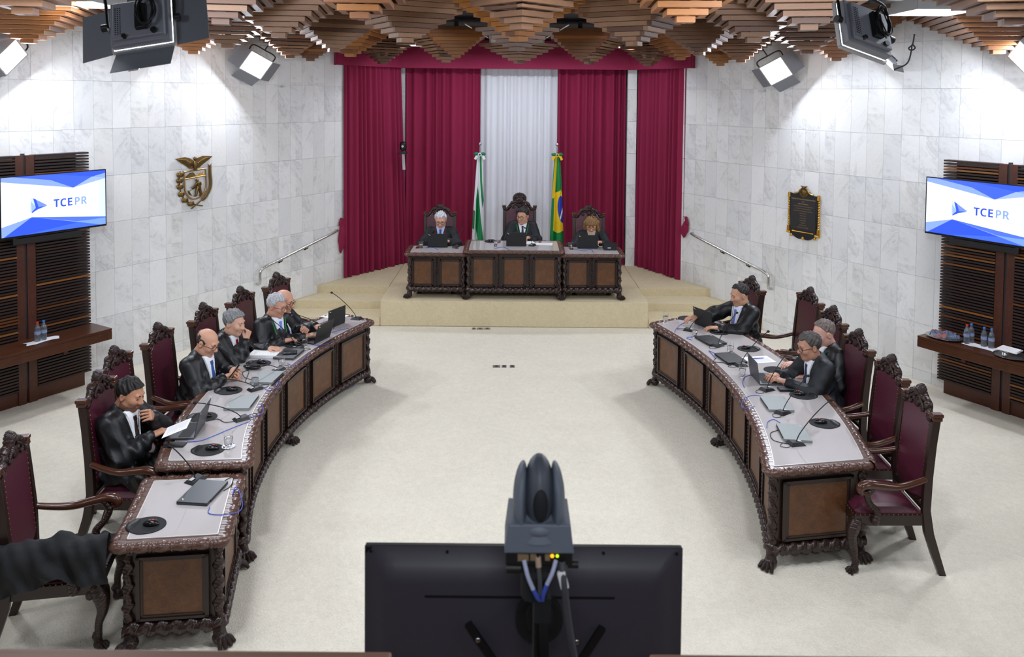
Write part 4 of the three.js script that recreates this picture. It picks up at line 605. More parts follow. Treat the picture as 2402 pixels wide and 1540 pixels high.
CH.D2 = chair(1219, 458, 0, 'tallest bench armchair with openwork crest before white curtain', PLAT, chairGrand, 1.06, 1.4);
CH.D3 = chair(1381, 480, 0, 'bench armchair holding the long haired woman', PLAT);
// robe dropped on the nearest seat
{ const c = CH.L7, g = thing('black_robe', 'crumpled black robe lying across the seat of armchair', 'robe', c.position.toArray(), c.rotation.y);
  // hung over the arm on the local -x side
  const prof = [[-0.385, 0.53], [-0.38, 0.59], [-0.375, 0.65], [-0.368, 0.71], [-0.345, 0.748], [-0.31, 0.757], [-0.272, 0.74], [-0.25, 0.68], [-0.235, 0.6], [-0.2, 0.555], [-0.08, 0.545], [0.06, 0.55]].map(([x, y]) => V(x, y, 0)), pc = new THREE.CatmullRomCurve3(prof);
  const q = merge([0, 1].map((sd) => { const gg = grid(70, 60, (u, v) => { const p = pc.getPoint(u), z = lerp(-0.33, 0.33, v), f = 0.5 * Math.sin(z * 34 + 2.4 * Math.sin(u * 6)) + 0.5 * Math.sin(u * 19 + 3 * Math.sin(z * 11)) + 0.3 * Math.sin(z * 71 + u * 23), out = 0.004 + 0.026 * (1 + f) * (0.4 + 0.6 * Math.min(1, Math.abs(u - 0.42) * 3)), t = pc.getTangent(u), e = (1 - Math.min(1, u / 0.35)) * (0.035 * Math.sin(z * 13 + 1) + 0.02 * Math.sin(z * 31)) + 0.05 * Math.exp(-((z - 0.06) ** 2) * 300 - ((u - 0.5) ** 2) * 60); return [p.x - t.y * (out - sd * 0.006), p.y + t.x * (out - sd * 0.006) + e, z * (1 + 0.12 * (u > 0.6 ? -1 : 0.6) * Math.abs(u - 0.5)) - 0.02]; }); if (sd) { gg.index.array.reverse(); gg.computeVertexNormals(); } return gg; }));
  mesh('cloth', q, M(0x0c0e12, 0.75, 0, { side: THREE.DoubleSide, bumpMap: rep(tCloth, 6), bumpScale: 0.002 }), g); }
// ---------- people ----------
const mcCache = {};
function mesher(sdf, lo, hi, res) { // surface of sdf=0 inside the box lo..hi
  const mc = mcCache[res] || (mcCache[res] = new MarchingCubes(res, mat.black, false, false, 160000)); mc.isolation = 0;
  const h = res / 2, c = [0, 1, 2].map((k) => (lo[k] + hi[k]) / 2), e = [0, 1, 2].map((k) => (hi[k] - lo[k]) / 2), f = mc.field;
  const wp = (k, i) => c[k] + (i - h) / h * e[k], B = 4, R2 = res * res, diag = Math.hypot(e[0], e[1], e[2]) / h * B * 0.5 * 1.5 + 0.022;
  for (let z = 0; z < res; z += B) for (let y = 0; y < res; y += B) for (let x = 0; x < res; x += B) {
    const d = sdf(wp(0, x + 1.5), wp(1, y + 1.5), wp(2, z + 1.5)), far = Math.abs(d) > diag;
    for (let k = z; k < Math.min(res, z + B); k++) for (let j = y; j < Math.min(res, y + B); j++) for (let i = x; i < Math.min(res, x + B); i++) f[k * R2 + j * res + i] = far ? -d : -sdf(wp(0, i), wp(1, j), wp(2, k));
  }
  mc.update(); const n = mc.count, P = new Float32Array(n * 3); for (let k = 0; k < n; k++) for (let m = 0; m < 3; m++) P[k * 3 + m] = c[m] + mc.positionArray[k * 3 + m] * e[m];
  let g = new THREE.BufferGeometry(); g.setAttribute('position', new THREE.BufferAttribute(P, 3)); g = mergeVertices(g, 1e-5); g.computeVertexNormals(); return g;
}
const smin = (a, b, k) => { const h = Math.max(0, k - Math.abs(a - b)) / k; return Math.min(a, b) - h * h * k * 0.25; };
const cap = (ax, ay, az, bx, by, bz, ra, rb) => { const dx = bx - ax, dy = by - ay, dz = bz - az, l2 = dx * dx + dy * dy + dz * dz || 1e-9; return (x, y, z) => { const px = x - ax, py = y - ay, pz = z - az; let t = (px * dx + py * dy + pz * dz) / l2; t = t < 0 ? 0 : t > 1 ? 1 : t; const qx = px - dx * t, qy = py - dy * t, qz = pz - dz * t; return Math.sqrt(qx * qx + qy * qy + qz * qz) - (ra + (rb - ra) * t); }; };
const capV = (a, b, ra, rb) => cap(a.x, a.y, a.z, b.x, b.y, b.z, ra, rb);
const ell = (cx, cy, cz, rx, ry, rz) => (x, y, z) => { const a = (x - cx) / rx, b = (y - cy) / ry, c = (z - cz) / rz, k0 = Math.sqrt(a * a + b * b + c * c), k1 = Math.sqrt((a / rx) ** 2 + (b / ry) ** 2 + (c / rz) ** 2); return k1 < 1e-9 ? -Math.min(rx, ry, rz) : k0 * (k0 - 1) / k1; };
const uni = (list, k) => (x, y, z) => { let d = list[0](x, y, z); for (let i = 1; i < list.length; i++) d = smin(d, list[i](x, y, z), k); return d; };
// head, face towards +z, centre between chin and crown
const cranium = ell(0, 0.03, -0.012, 0.076, 0.088, 0.097);
const headSoft = uni([cranium, ell(0, -0.035, 0.022, 0.06, 0.08, 0.07), ell(0, -0.095, 0.062, 0.026, 0.022, 0.024), ell(0.042, -0.018, 0.06, 0.022, 0.022, 0.024), ell(-0.042, -0.018, 0.06, 0.022, 0.022, 0.024), ell(0.045, -0.07, 0.01, 0.022, 0.03, 0.035), ell(-0.045, -0.07, 0.01, 0.022, 0.03, 0.035)], 0.035);
const headFine = uni([cap(0, 0.015, 0.086, 0, -0.024, 0.108, 0.008, 0.0135), ell(0.011, -0.028, 0.098, 0.009, 0.008, 0.01), ell(-0.011, -0.028, 0.098, 0.009, 0.008, 0.01), cap(-0.036, 0.031, 0.078, 0.036, 0.031, 0.078, 0.011, 0.011)], 0.012);
const lips = uni([cap(-0.02, -0.056, 0.083, 0.02, -0.056, 0.083, 0.007, 0.007), cap(-0.015, -0.066, 0.083, 0.015, -0.066, 0.083, 0.008, 0.008)], 0.004);
const ears = (x, y, z) => { const ax = Math.abs(x); return Math.max(ell(0.079, 0.0, -0.012, 0.011, 0.033, 0.019)(ax, y, z), -ell(0.09, 0.0, -0.006, 0.007, 0.02, 0.01)(ax, y, z)); };
const headSDF = (x, y, z) => { let d = smin(headSoft(x, y, z), headFine(x, y, z), 0.014); const ax = Math.abs(x), s = Math.hypot(ax - 0.031, y - 0.01, z - 0.1) - 0.014; d = -smin(-d, s, 0.014); d = smin(d, lips(x, y, z), 0.006); d = smin(d, ears(x, y, z), 0.008); return smin(d, cap(0, -0.06, -0.02, 0, -0.19, -0.05, 0.054, 0.058)(x, y, z), 0.03); };
const headGeo = mesher(headSDF, [-0.11, -0.175, -0.14], [0.11, 0.135, 0.14], 72);
// hands: right hand, fingers +z, palm -y, thumb +x
function handGeo(curl, spread = 1, thumbIn = 0) {
  const L = []; const xs = [-0.031, -0.0105, 0.0105, 0.03], len = [0.78, 0.95, 1.03, 0.95];
  for (let i = 0; i < 4; i++) L.push(cap(xs[i] * 0.7, 0, 0.005, xs[i], 0, 0.085, 0.0155, 0.0135));
  const palm = uni(L, 0.014), F = [];
  for (let i = 0; i < 4; i++) { const c = curl[i] ?? curl[0]; let p = V(xs[i], 0, 0.084), a = 0, ch = []; [0.044, 0.027, 0.022].forEach((l, k) => { a += c[k] * Math.PI / 180; const d = V((i - 1.5) * 0.1 * spread, -Math.sin(a), Math.cos(a)).normalize().multiplyScalar(l * len[i]), q = p.clone().add(d), r = 0.0098 - k * 0.0009; ch.push(capV(p, q, r, r - 0.0008)); p = q; }); F.push(uni(ch, 0.004)); }
  const t0 = V(0.022, -0.006, 0.018), t1 = V(0.048 - thumbIn * 0.015, -0.014 - thumbIn * 0.014, 0.05), t2 = V(0.058 - thumbIn * 0.035, -0.018 - thumbIn * 0.028, 0.082), t3 = V(0.06 - thumbIn * 0.05, -0.02 - thumbIn * 0.034, 0.104); F.push(uni([capV(t0, t1, 0.017, 0.0125), capV(t1, t2, 0.0118, 0.0105), capV(t2, t3, 0.0105, 0.009)], 0.006));
  const wrist = cap(0, 0, -0.04, 0, 0, 0.02, 0.027, 0.026);
  const sdf = (x, y, z) => { let d = smin(palm(x, y, z), wrist(x, y * 1.25, z), 0.02); let f = F[0](x, y, z); for (let i = 1; i < 5; i++) f = Math.min(f, F[i](x, y, z)); return smin(d, f, 0.007); };
  return mesher(sdf, [-0.07, -0.11, -0.07], [0.09, 0.04, 0.21], 60);
}
const HANDS = { type: handGeo([[18, 32, 22], [16, 30, 22], [14, 28, 20], [18, 30, 20]]), fist: handGeo([[70, 85, 60], [70, 85, 60], [66, 85, 60], [60, 80, 55]], 0.3, 1), grip: handGeo([[40, 55, 35], [38, 52, 35], [34, 48, 30], [28, 40, 25]], 0.6, 0.6), flat: handGeo([[8, 14, 10], [8, 12, 8], [6, 10, 8], [8, 12, 8]]) };
const mSkin = {};
const skinMat = (c) => mSkin[c] || (mSkin[c] = MP(0xffffff, 0.5, 0, { vertexColors: true, sheen: 0.15, sheenColor: new THREE.Color(0xffccbb) }));
const colr = (g, fn) => { const n = g.attributes.position.count, a = new Float32Array(n * 3), P = g.attributes.position, c = new THREE.Color(); for (let i = 0; i < n; i++) { fn(P.getX(i), P.getY(i), P.getZ(i), c); a[i * 3] = c.r; a[i * 3 + 1] = c.g; a[i * 3 + 2] = c.b; } g.setAttribute('color', new THREE.BufferAttribute(a, 3)); return g; };
const mRobe = MP(0x0c0d10, 0.46, 0, { bumpMap: rep(tCloth, 3), bumpScale: 0.002, sheen: 0.2, sheenColor: new THREE.Color(0x333a44), sheenRoughness: 0.4 }), mRobeMatt = MP(0x10151a, 0.62, 0, { sheen: 0.5, sheenColor: new THREE.Color(0x2a3a44), sheenRoughness: 0.5 });
const HIPY = 0.585;
function person(o) {
  const g = thing('person', o.label, 'person', [0, 0, 0], o.turn);
  const lean = o.lean ?? 0.15, hs = o.hs ?? 1.1; let sk = 1;
  const spine = (h, x = 0, z = 0) => { h *= sk; const bend = lean * Math.min(1, h / 0.2), y = HIPY + h * Math.cos(bend) - z * Math.sin(bend), zz = h * Math.sin(bend) + z * Math.cos(bend); return V(x, y + (o.base || 0) * 0, zz); };
  let headC = spine(0.615, 0, 0.045);
  if (o.hz) { const want = atz(...o.head, o.hz).y - (o.base || 0); sk = (want - HIPY) / (headC.y - HIPY); headC = spine(0.615, 0, 0.045); }
  // place so that the head centre falls where the photograph shows it
  const hp = at(...o.head, headC.y + (o.base || 0)), off = headC.clone().setY(0).applyAxisAngle(V(0, 1, 0), o.turn);
  g.position.set(hp.x - off.x, o.base || 0, hp.z - off.z); g.updateMatrixWorld(true);
  const toL = (p) => g.worldToLocal(p.clone());
  // arms
  const arms = [];
  for (const s of [-1, 1]) { // -1 = right side
    const spec = s < 0 ? o.rh : o.lh; let w = spec.p ? toL(at(spec.p[0], spec.p[1], spec.p[2] + (o.base || 0))) : V(...spec.l);
    const sh = spine(0.425, s * 0.175, 0.0); let d = w.clone().sub(sh); const a = 0.285, b = 0.262; let D = d.length(); const mx = (a + b) * 0.985; if (D > mx) { w = sh.clone().addScaledVector(d, mx / D); d = w.clone().sub(sh); D = mx; }
    const x = (a * a - b * b + D * D) / (2 * D), hgt = Math.sqrt(Math.max(0, a * a - x * x)), u = d.clone().normalize(), pole = V(...(spec.pole || [s * 0.75, -1, -0.35])); pole.addScaledVector(u, -pole.dot(u)).normalize();
    const el = sh.clone().addScaledVector(u, x).addScaledVector(pole, hgt); arms.push({ s, sh, el, w, spec });
  }
  // --- skin body: one surface, with finer head and hands joined on
  const bl = []; bl.push(capV(spine(0), spine(0.25), 0.11, 0.1), capV(spine(0.25), spine(0.4), 0.1, 0.1), capV(spine(0.41, -0.12), spine(0.41, 0.12), 0.06, 0.06), capV(spine(0.4), spine(0.5, 0, 0.0), 0.055, 0.05));
  for (const A of arms) bl.push(capV(A.sh, A.el, 0.045, 0.038), capV(A.el, A.w, 0.038, 0.024));
  const knee = [-1, 1].map((s) => V(s * 0.12, 0.54, 0.36)), foot = [-1, 1].map((s) => V(s * 0.12, 0.1, 0.44));
  for (let i = 0; i < 2; i++) bl.push(capV(V((i ? 1 : -1) * 0.09, HIPY - 0.01, 0.02), knee[i], 0.075, 0.055), capV(knee[i], foot[i], 0.05, 0.035));
  const skinC = new THREE.Color(o.skin || 0xc9906f), lipC = skinC.clone().lerp(new THREE.Color(0x9a4038), 0.45), beardC = o.beard ? skinC.clone().lerp(new THREE.Color(o.beard), 0.6) : null;
  const hm = new THREE.Matrix4().compose(headC, new THREE.Quaternion().setFromEuler(new THREE.Euler((o.pitch ?? 0.25), o.yaw || 0, o.tilt || 0, 'YXZ')), V(hs, hs, hs));
  const bodyG = mesher(uni(bl, 0.05), [-0.5, 0.03, -0.2], [0.5, 1.12, 0.75], 64);
  const pieces = [colr(bodyG, (x, y, z, c) => c.copy(skinC)), colr(headGeo.clone(), (x, y, z, c) => { c.copy(skinC); if (lips(x, y, z) < 0.0012 && z > 0.07) c.copy(lipC); else if (beardC && z > -0.02 && y > -0.122 && (y < -0.062 + 0.25 * Math.max(0, 0.06 - z) || (y < -0.036 && z > 0.07 && Math.abs(x) < 0.034))) c.copy(beardC); }).applyMatrix4(hm)];
  for (const A of arms) { const hg = HANDS[A.spec.pose || 'type'].clone(); if (A.s > 0) { hg.scale(-1, 1, 1); hg.setIndex([...hg.index.array].reverse()); }
    hg.scale(1.02, 1.02, 1.02); const fw = A.spec.dir ? V(...A.spec.dir).normalize() : A.w.clone().sub(A.el).setY((A.w.y - A.el.y) * 0.4).normalize(), up = V(...(A.spec.up || [0, 1, 0])), xx = up.clone().cross(fw).normalize(), yy = fw.clone().cross(xx).normalize(); A.fw = fw; A.m = new THREE.Matrix4().makeBasis(xx, yy, fw).setPosition(A.w); hg.applyMatrix4(A.m); hg.computeVertexNormals(); pieces.push(colr(hg, (x, y, z, c) => c.copy(skinC))); }
  pieces.forEach((q) => { q.deleteAttribute('uv'); }); mesh('body', mergeGeometries(pieces.map((q) => q.index ? q.toNonIndexed() : q)), skinMat(o.skin || 1), g);
  // --- robe
  const flat = (a, b, ra, rb) => { const f = cap(a.x, a.y, a.z / 0.78, b.x, b.y, b.z / 0.78, ra, rb); return (x, y, z) => f(x, y, z / 0.78) * 0.85; };
  const bk = o.bulk || 1;
  const torso = uni([flat(spine(0, 0, 0.02), spine(0.22, 0, 0.03), 0.17 * bk, 0.168 * bk), flat(spine(0.22, 0, 0.03), spine(0.38, 0, 0.01), 0.165 * bk, 0.13 * bk), flat(spine(0.395, -0.12 * bk), spine(0.395, 0.12 * bk), 0.088, 0.088), capV(spine(0.4, 0, -0.01), spine(0.46, 0, -0.005), 0.085, 0.066)], 0.08);
  const sl = []; for (const A of arms) { const cuff = A.el.clone().lerp(A.w, 0.86), dro = A.el.clone().lerp(A.w, 0.5).add(V(0, -0.025, 0)); sl.push(uni([capV(A.sh, A.el, 0.082, 0.088), capV(A.el, dro, 0.088, 0.08), capV(dro, cuff, 0.078, o.cuff || 0.06)], 0.05)); }
  const skirt = uni([capV(V(-0.09, HIPY, 0.0), V(-0.12, 0.55, 0.36), 0.105, 0.09), capV(V(0.09, HIPY, 0.0), V(0.12, 0.55, 0.36), 0.105, 0.09), capV(V(-0.12, 0.55, 0.36), V(-0.13, 0.3, 0.4), 0.09, 0.09), capV(V(0.12, 0.55, 0.36), V(0.13, 0.3, 0.4), 0.09, 0.09)], 0.08);
  const sd = o.seed || 1; const rid = (a) => 1 - 2 * Math.abs(Math.sin(a)); const folds = (x, y, z) => -0.007 * rid(x * 17 + 4.5 * Math.sin(y * 6 + sd) + z * 11 + sd) - 0.007 * rid(y * 20 + 3 * Math.sin(x * 9 + sd) + z * 17) - 0.005 * rid(z * 30 + x * 24 + y * 15 + sd * 3);
  const neckHole = capV(spine(0.44, 0, 0.01), spine(0.62, 0, 0.03), 0.058, 0.075);
  const robe = (x, y, z) => { let d = smin(torso(x, y, z), skirt(x, y, z), 0.08); d = smin(d, sl[0](x, y, z), 0.045); d = smin(d, sl[1](x, y, z), 0.045); d += folds(x, y, z) * Math.min(1, Math.max(0.25, (1.0 - y) * 4)); return Math.max(d, -neckHole(x, y, z)); };
  const lo = [9, 9, 9], hi = [-9, -9, -9]; for (const p of [...arms.flatMap((A) => [A.sh, A.el, A.w]), spine(0), spine(0.5), V(-0.2, 0.22, 0.5), V(0.2, 0.6, -0.18)]) { lo[0] = Math.min(lo[0], p.x - 0.13); lo[1] = Math.min(lo[1], p.y - 0.13); lo[2] = Math.min(lo[2], p.z - 0.13); hi[0] = Math.max(hi[0], p.x + 0.13); hi[1] = Math.max(hi[1], p.y + 0.13); hi[2] = Math.max(hi[2], p.z + 0.13); }
  mesh('robe', mesher(robe, lo, hi, 80), o.matt ? mRobeMatt : mRobe, g);
  for (let i = 0; i < 2; i++) { mesh('trouser_leg', taper([[knee[i].x, knee[i].y - 0.04, knee[i].z, 0.062], [foot[i].x, 0.3, lerp(knee[i].z, foot[i].z, 0.5), 0.06], [foot[i].x, 0.1, foot[i].z, 0.056]], 10, 12), mat.black, g); mesh('shoe', ball(0.045, 0.045, 0.13, foot[i].x, 0.045, foot[i].z + 0.05, 12, 10), mat.blackGloss, g); }
  // --- shirt front, tie, trims, laid on the chest
  const inv = (x, y, z) => { const dy = y - HIPY, b = lean; return [x, (dy * Math.cos(b) + z * Math.sin(b)) / sk, -dy * Math.sin(b) + z * Math.cos(b)]; }; // -> x, along spine, forward
  const h0 = o.v0 ?? 0.16, h1 = 0.5, vw = (h) => 0.008 + 0.066 * Math.pow(Math.max(0, (h - h0) / (h1 - h0)), 1.1), c1 = spine(0.33, 0, 0.16), ext = 0.2;
  const patch = (off, wf, a, b) => (x, y, z) => { const q = inv(x, y, z); return Math.max(Math.max(torso(x, y, z), -neckHole(x, y, z) - 0.02) - off, Math.abs(q[0]) - wf(q[1]), a - q[1], q[1] - b, -q[2]); };
  const bb = [[c1.x - 0.1, c1.y - ext, c1.z - 0.2], [c1.x + 0.1, c1.y + ext, c1.z + 0.2]];
  mesh('shirt', mesher(patch(0.014, vw, h0, h1), ...bb, 60), M(o.shirt || 0xeef0f4, 0.7), g);
  if (o.tie) { const tieW = (h) => h > 0.425 ? 0.019 : 0.012 + 0.022 * (0.44 - h) / 0.28; const tm = o.tieDots ? M(0xffffff, 0.5, 0, { map: canvasTex(64, 64, (c) => { c.fillStyle = '#6a6fae'; c.fillRect(0, 0, 64, 64); c.fillStyle = '#b9bfe4'; for (let i = 0; i < 4; i++) for (let j = 0; j < 4; j++) { c.beginPath(); c.arc(8 + i * 16, 8 + j * 16, 4, 0, 7); c.fill(); } }) }) : M(o.tie, 0.5); const tg = mesher(patch(0.022, tieW, h0, 0.455), ...bb, 60); if (o.tieDots) { const P = tg.attributes.position, U = new Float32Array(P.count * 2); for (let i = 0; i < P.count; i++) { U[i * 2] = P.getX(i) * 14; U[i * 2 + 1] = P.getY(i) * 14; } tg.setAttribute('uv', new THREE.BufferAttribute(U, 2)); } mesh('tie', tg, tm, g); }
  const surf = (x, h, off) => { for (let z = 0.32; z > -0.1; z -= 0.004) { const p = spine(h, x, z); if (torso(p.x, p.y, p.z) < off) return p; } return spine(h, x, 0.1); };
  if (o.trim) for (const s of [-1, 1]) { const pts = []; for (let k = 0; k <= 9; k++) { const h = lerp(o.trimTo ?? h0, 0.47, k / 9); pts.push(surf(s * (vw(Math.max(h0, h)) + (o.trimGap ?? 0.012)), h, 0.018)); } mesh('robe_trim', tube(pts, o.trimR || 0.006, 30, 6), M(o.trim, 0.6), g); }
  if (o.collar !== false) { const cc = spine(0.478, 0, 0.004), tq = new THREE.TorusGeometry(0.06, 0.014, 8, 28).scale(1, 1.0, 1.6).rotateX(Math.PI / 2 + lean + 0.25).translate(cc.x, cc.y, cc.z); mesh('shirt_collar', tq, M(o.shirt || 0xeef0f4, 0.7), g); }
  for (const A of arms) if (A.spec.cuff !== false) { const q = new THREE.CylinderGeometry(0.036, 0.038, 0.05, 16, 1, true).rotateX(Math.PI / 2).translate(0, 0, -0.035); q.applyMatrix4(A.m); mesh('shirt_cuff', q, M(o.shirt || 0xeef0f4, 0.7, 0, { side: THREE.DoubleSide }), g); }
  // --- hair, eyes, brows, glasses
  const H = (name, geo, m) => mesh(name, geo.applyMatrix4(hm), m, g);
  const hn = (x, y, z) => 0.0035 * Math.sin(x * 210 + Math.sin(z * 50 + sd) * 3) + 0.004 * Math.sin(z * 70 + x * 60 + y * 50 + sd) + 0.003 * Math.sin(y * 150 + z * 120);
  const hairM = M(0xffffff, 0.6, 0, { vertexColors: true }), hairC = new THREE.Color(o.hair || 0x999999), hairD = hairC.clone().multiplyScalar(0.55);
  const style = o.style || 'short';
  if (style !== 'none') {
    let f;
    const th = o.hairT ?? 0.012, line = style === 'recede' ? 0.03 : 0.0;
    const base = (x, y, z) => cranium(x, y, z) - (style === 'long' ? th : lerp(0.006, th, Math.max(0, Math.min(1, (y + 0.01) / 0.08)))) - hn(x, y, z) * (style === 'long' ? 1 : Math.max(0.25, Math.min(1, y / 0.06)));
    if (style === 'sides') f = (x, y, z) => Math.max(base(x, y, z) + 0.005, y - 0.045 + Math.max(0, z) * 0.6 - (z < -0.04 ? 0.02 : 0), z - 0.025, (-0.045 + 0.35 * z) - y, z > -0.03 && Math.abs(x) > 0.05 ? Math.max(0, 0) + (y < 0.01 && z > -0.005 ? 0.02 : -1) : -1);
    else if (style === 'long') f = (x, y, z) => { const ax = Math.abs(x); let d = Math.max(base(x, y, z) - 0.006, (0.038 + 0.25 * (z - 0.09)) - y + (z > 0.05 ? 0 : -0.2), z - 0.1); const w = 0.012 * Math.sin(y * 42 + x * 20) + 0.006 * Math.sin(y * 95 + z * 60 + x * 50); const k = uni([cap(0.078, 0.05, -0.01, 0.095, -0.06, -0.005, 0.03, 0.042), cap(0.095, -0.06, -0.005, 0.1, -0.18, 0.02, 0.042, 0.044), cap(0.1, -0.18, 0.02, 0.085, x > 0 ? -0.32 : -0.24, 0.045, 0.044, 0.022)], 0.02)(ax + w, y, z); return smin(d, k, 0.02); };
    else f = (x, y, z) => Math.max(base(x, y, z) - (o.quiff ? 0.012 * Math.max(0, z * 8 + 0.3) * (y > 0.06 ? 1 : 0) : 0), (0.026 + line + 0.78 * z + 0.012 * Math.sin(x * 90 + sd) * Math.sin(x * 37) + 0.022 * Math.max(0, Math.min(1, (Math.abs(x) - 0.03) / 0.02)) * (z > 0.03 ? 1 : 0) - (Math.abs(x) > 0.066 && z < 0.02 ? 0.012 : 0)) - y, (Math.abs(x) > 0.055 && y < 0.035 ? z - 0.03 : -1), z - (style === 'recede' ? 0.075 : 0.096));
    const geo = style === 'long' ? mesher(f, [-0.17, -0.38, -0.15], [0.17, 0.15, 0.15], 76) : mesher(f, [-0.115, -0.11, -0.14], [0.115, 0.16, 0.125], 64);
    colr(geo, (x, y, z, c) => c.copy(hairC).lerp(hairD, 0.5 + 0.5 * Math.sin(x * 260 + Math.sin(z * 60 + y * 30) * 4) * Math.sin(z * 45 + x * 90 + y * 60))); H('hair', geo, hairM);
  }
  for (const s of [-1, 1]) { H('eye', ball(0.0115, 0.0032, 0.008, s * 0.031, 0.004, 0.0835, 10, 8), M(0x2a1f1c, 0.4)); H('eyebrow', taper([[s * 0.014, 0.028, 0.09, 0.003], [s * 0.03, 0.033, 0.088, 0.0036], [s * 0.046, 0.028, 0.077, 0.0024]], 6, 8), M(o.brow || 0x3a3230, 0.8)); }
  if (o.glasses) { const l = []; for (const s of [-1, 1]) { l.push(new THREE.TorusGeometry(0.024, 0.0024, 6, 24).scale(1.1, 0.85, 1).rotateY(s * 0.15).translate(s * 0.033, 0.005, 0.1)); l.push(tube([[s * 0.06, 0.01, 0.095], [s * 0.08, 0.012, 0.04], [s * 0.083, 0.004, -0.01]], 0.002, 10, 5)); } l.push(tube([[-0.008, 0.01, 0.104], [0, 0.013, 0.107], [0.008, 0.01, 0.104]], 0.002, 6, 5)); H('glasses', merge(l), M(o.glasses, 0.3)); }
  return g;
}
const S = (p, extra = {}) => ({ p, ...extra });
person({ label: 'bald robed man half hidden beside platform steps', head: [667, 706], turn: R90 - 0.2, lean: 0.1, style: 'none', skin: 0xcf9a80, glasses: 0x222222, seed: 3, rh: { l: [-0.12, 0.84, 0.42] }, lh: S([742, 765, 0.85]), trim: 0xf2f2f2, tie: 0x202028 });
person({ label: 'white haired robed man in green cord and blue tie writing', head: [649, 717], turn: R90 - 0.5, lean: 0.12, v0: 0.08, style: 'short', hair: 0xc3c3c6, hairT: 0.014, skin: 0xc9967e, glasses: 0x7a4a30, yaw: 0.25, seed: 5, rh: S([668, 799, 0.83], { pose: 'grip' }), lh: S([712, 770, 0.9], { pose: 'fist', up: [0.4, 0.6, 0.4] }), shirt: 0xe8ecf6, tie: 0x6f8fdc, trim: 0x0f8a4a, trimTo: 0.12, trimGap: 0.03, brow: 0x888888 });
person({ label: 'grey haired robed man in red tie resting chin on fist', head: [549, 757], turn: R90 - 0.2, lean: 0.25, style: 'short', hair: 0x8d8f8f, hairT: 0.018, skin: 0xd3a58c, yaw: 0.0, pitch: 0.22, seed: 7, rh: S([577, 797, 0.98], { pose: 'fist', dir: [0.35, 0.9, 0.15], up: [0, 0.1, 1], pole: [-0.4, -1, 0.1] }), lh: S([632, 816, 0.83], { pose: 'type' }), tie: 0x8a1818, brow: 0x555555 });
person({ label: 'balding robed man in blue tie reading a phone', head: [486, 803], turn: R90 - 0.25, lean: 0.2, style: 'sides', hair: 0x4a4038, skin: 0xd09c80, glasses: 0x151515, pitch: 0.42, seed: 11, bulk: 1.1, rh: S([528, 884, 0.86], { pose: 'grip', up: [0.6, 0.6, 0] }), lh: S([545, 868, 0.88], { pose: 'grip', up: [-0.6, 0.6, 0] }), tie: 0x2a4f96, h0: 0.1 });
person({ label: 'young bearded robed man in brown tie holding a paper', head: [305, 924], turn: R90 - 0.15, lean: 0.2, style: 'short', hair: 0x17130f, hairT: 0.011, skin: 0xb98668, beard: 0x2a1c14, pitch: 0.35, seed: 13, hs: 1.08, rh: S([358, 1020, 0.84], { pose: 'grip' }), lh: S([355, 975, 0.97], { pose: 'grip', dir: [-0.6, 0.35, 0.3], up: [0, 0.4, 1], pole: [0.8, -1, 0.2], cuff: true }), tie: 0x2a1714, trim: 0xf2f2f2, trimR: 0.005, trimTo: 0.12, v0: 0.22, brow: 0x120e0c });
person({ label: 'robed man in lilac patterned tie behind open laptop', head: [1735, 692], turn: -R90 + 0.35, lean: 0.16, style: 'recede', hair: 0x2a2523, hairT: 0.013, skin: 0xc69578, yaw: -0.15, pitch: 0.25, seed: 17, bulk: 1.08, rh: S([1617, 748, 0.86]), lh: S([1684, 769, 0.83]), shirt: 0xdbe4f6, tie: 0x6a6fae, tieDots: true, trim: 0xe9e6dc, trimTo: 0.1, trimGap: 0.016, brow: 0x2a2220 });
person({ label: 'grey haired robed man with green trim sitting behind typing man', head: [1932, 782], turn: -R90 + 0.15, lean: 0.12, style: 'recede', hair: 0x7d7068, hairT: 0.013, skin: 0xd6a592, pitch: 0.3, seed: 19, rh: { l: [-0.18, 0.83, 0.36] }, lh: { l: [0.16, 0.8, 0.36] }, trim: 0x0f6a44, trimTo: 0.12, trimGap: 0.03, tie: 0x222436 });
person({ label: 'robed man in dark glasses typing on laptop', head: [1898, 812], turn: -R90 + 0.12, lean: 0.28, style: 'short', hair: 0x56504c, hairT: 0.013, skin: 0xbb8a70, glasses: 0x101010, pitch: 0.25, seed: 23, rh: S([1822, 879, 0.83]), lh: S([1846, 896, 0.83]), tie: 0x22304a, v0: 0.18, matt: true, brow: 0x2a2220 });
person({ label: 'white haired robed man in blue tie on platform bench', head: [1034, 516], turn: 0.0, base: PLAT, hz: -13.22, lean: 0.12, hs: 1.16, style: 'short', hair: 0xe4e4ea, hairT: 0.014, skin: 0xd9a68e, glasses: 0x222222, pitch: 0.35, seed: 29, rh: { l: [-0.14, 0.8, 0.38] }, lh: { l: [0.14, 0.8, 0.38] }, shirt: 0xb4c4ee, tie: 0x22387a, trim: 0x7a1420, trimTo: 0.08, trimGap: 0.02, matt: true, brow: 0x999999 });
person({ label: 'dark haired robed man with green cord on tallest chair', head: [1226, 507], turn: 0.0, base: PLAT, hz: -13.42, lean: 0.1, hs: 1.14, style: 'short', quiff: true, hair: 0x241d1a, hairT: 0.016, skin: 0xd2a084, glasses: 0x1a1410, yaw: -0.45, pitch: 0.15, seed: 31, rh: { l: [-0.13, 0.8, 0.36] }, lh: { l: [0.1, 0.84, 0.4], pose: 'grip' }, tie: 0x1c1f4a, trim: 0x0f8a4a, trimTo: 0.24, trimGap: 0.03, matt: true });
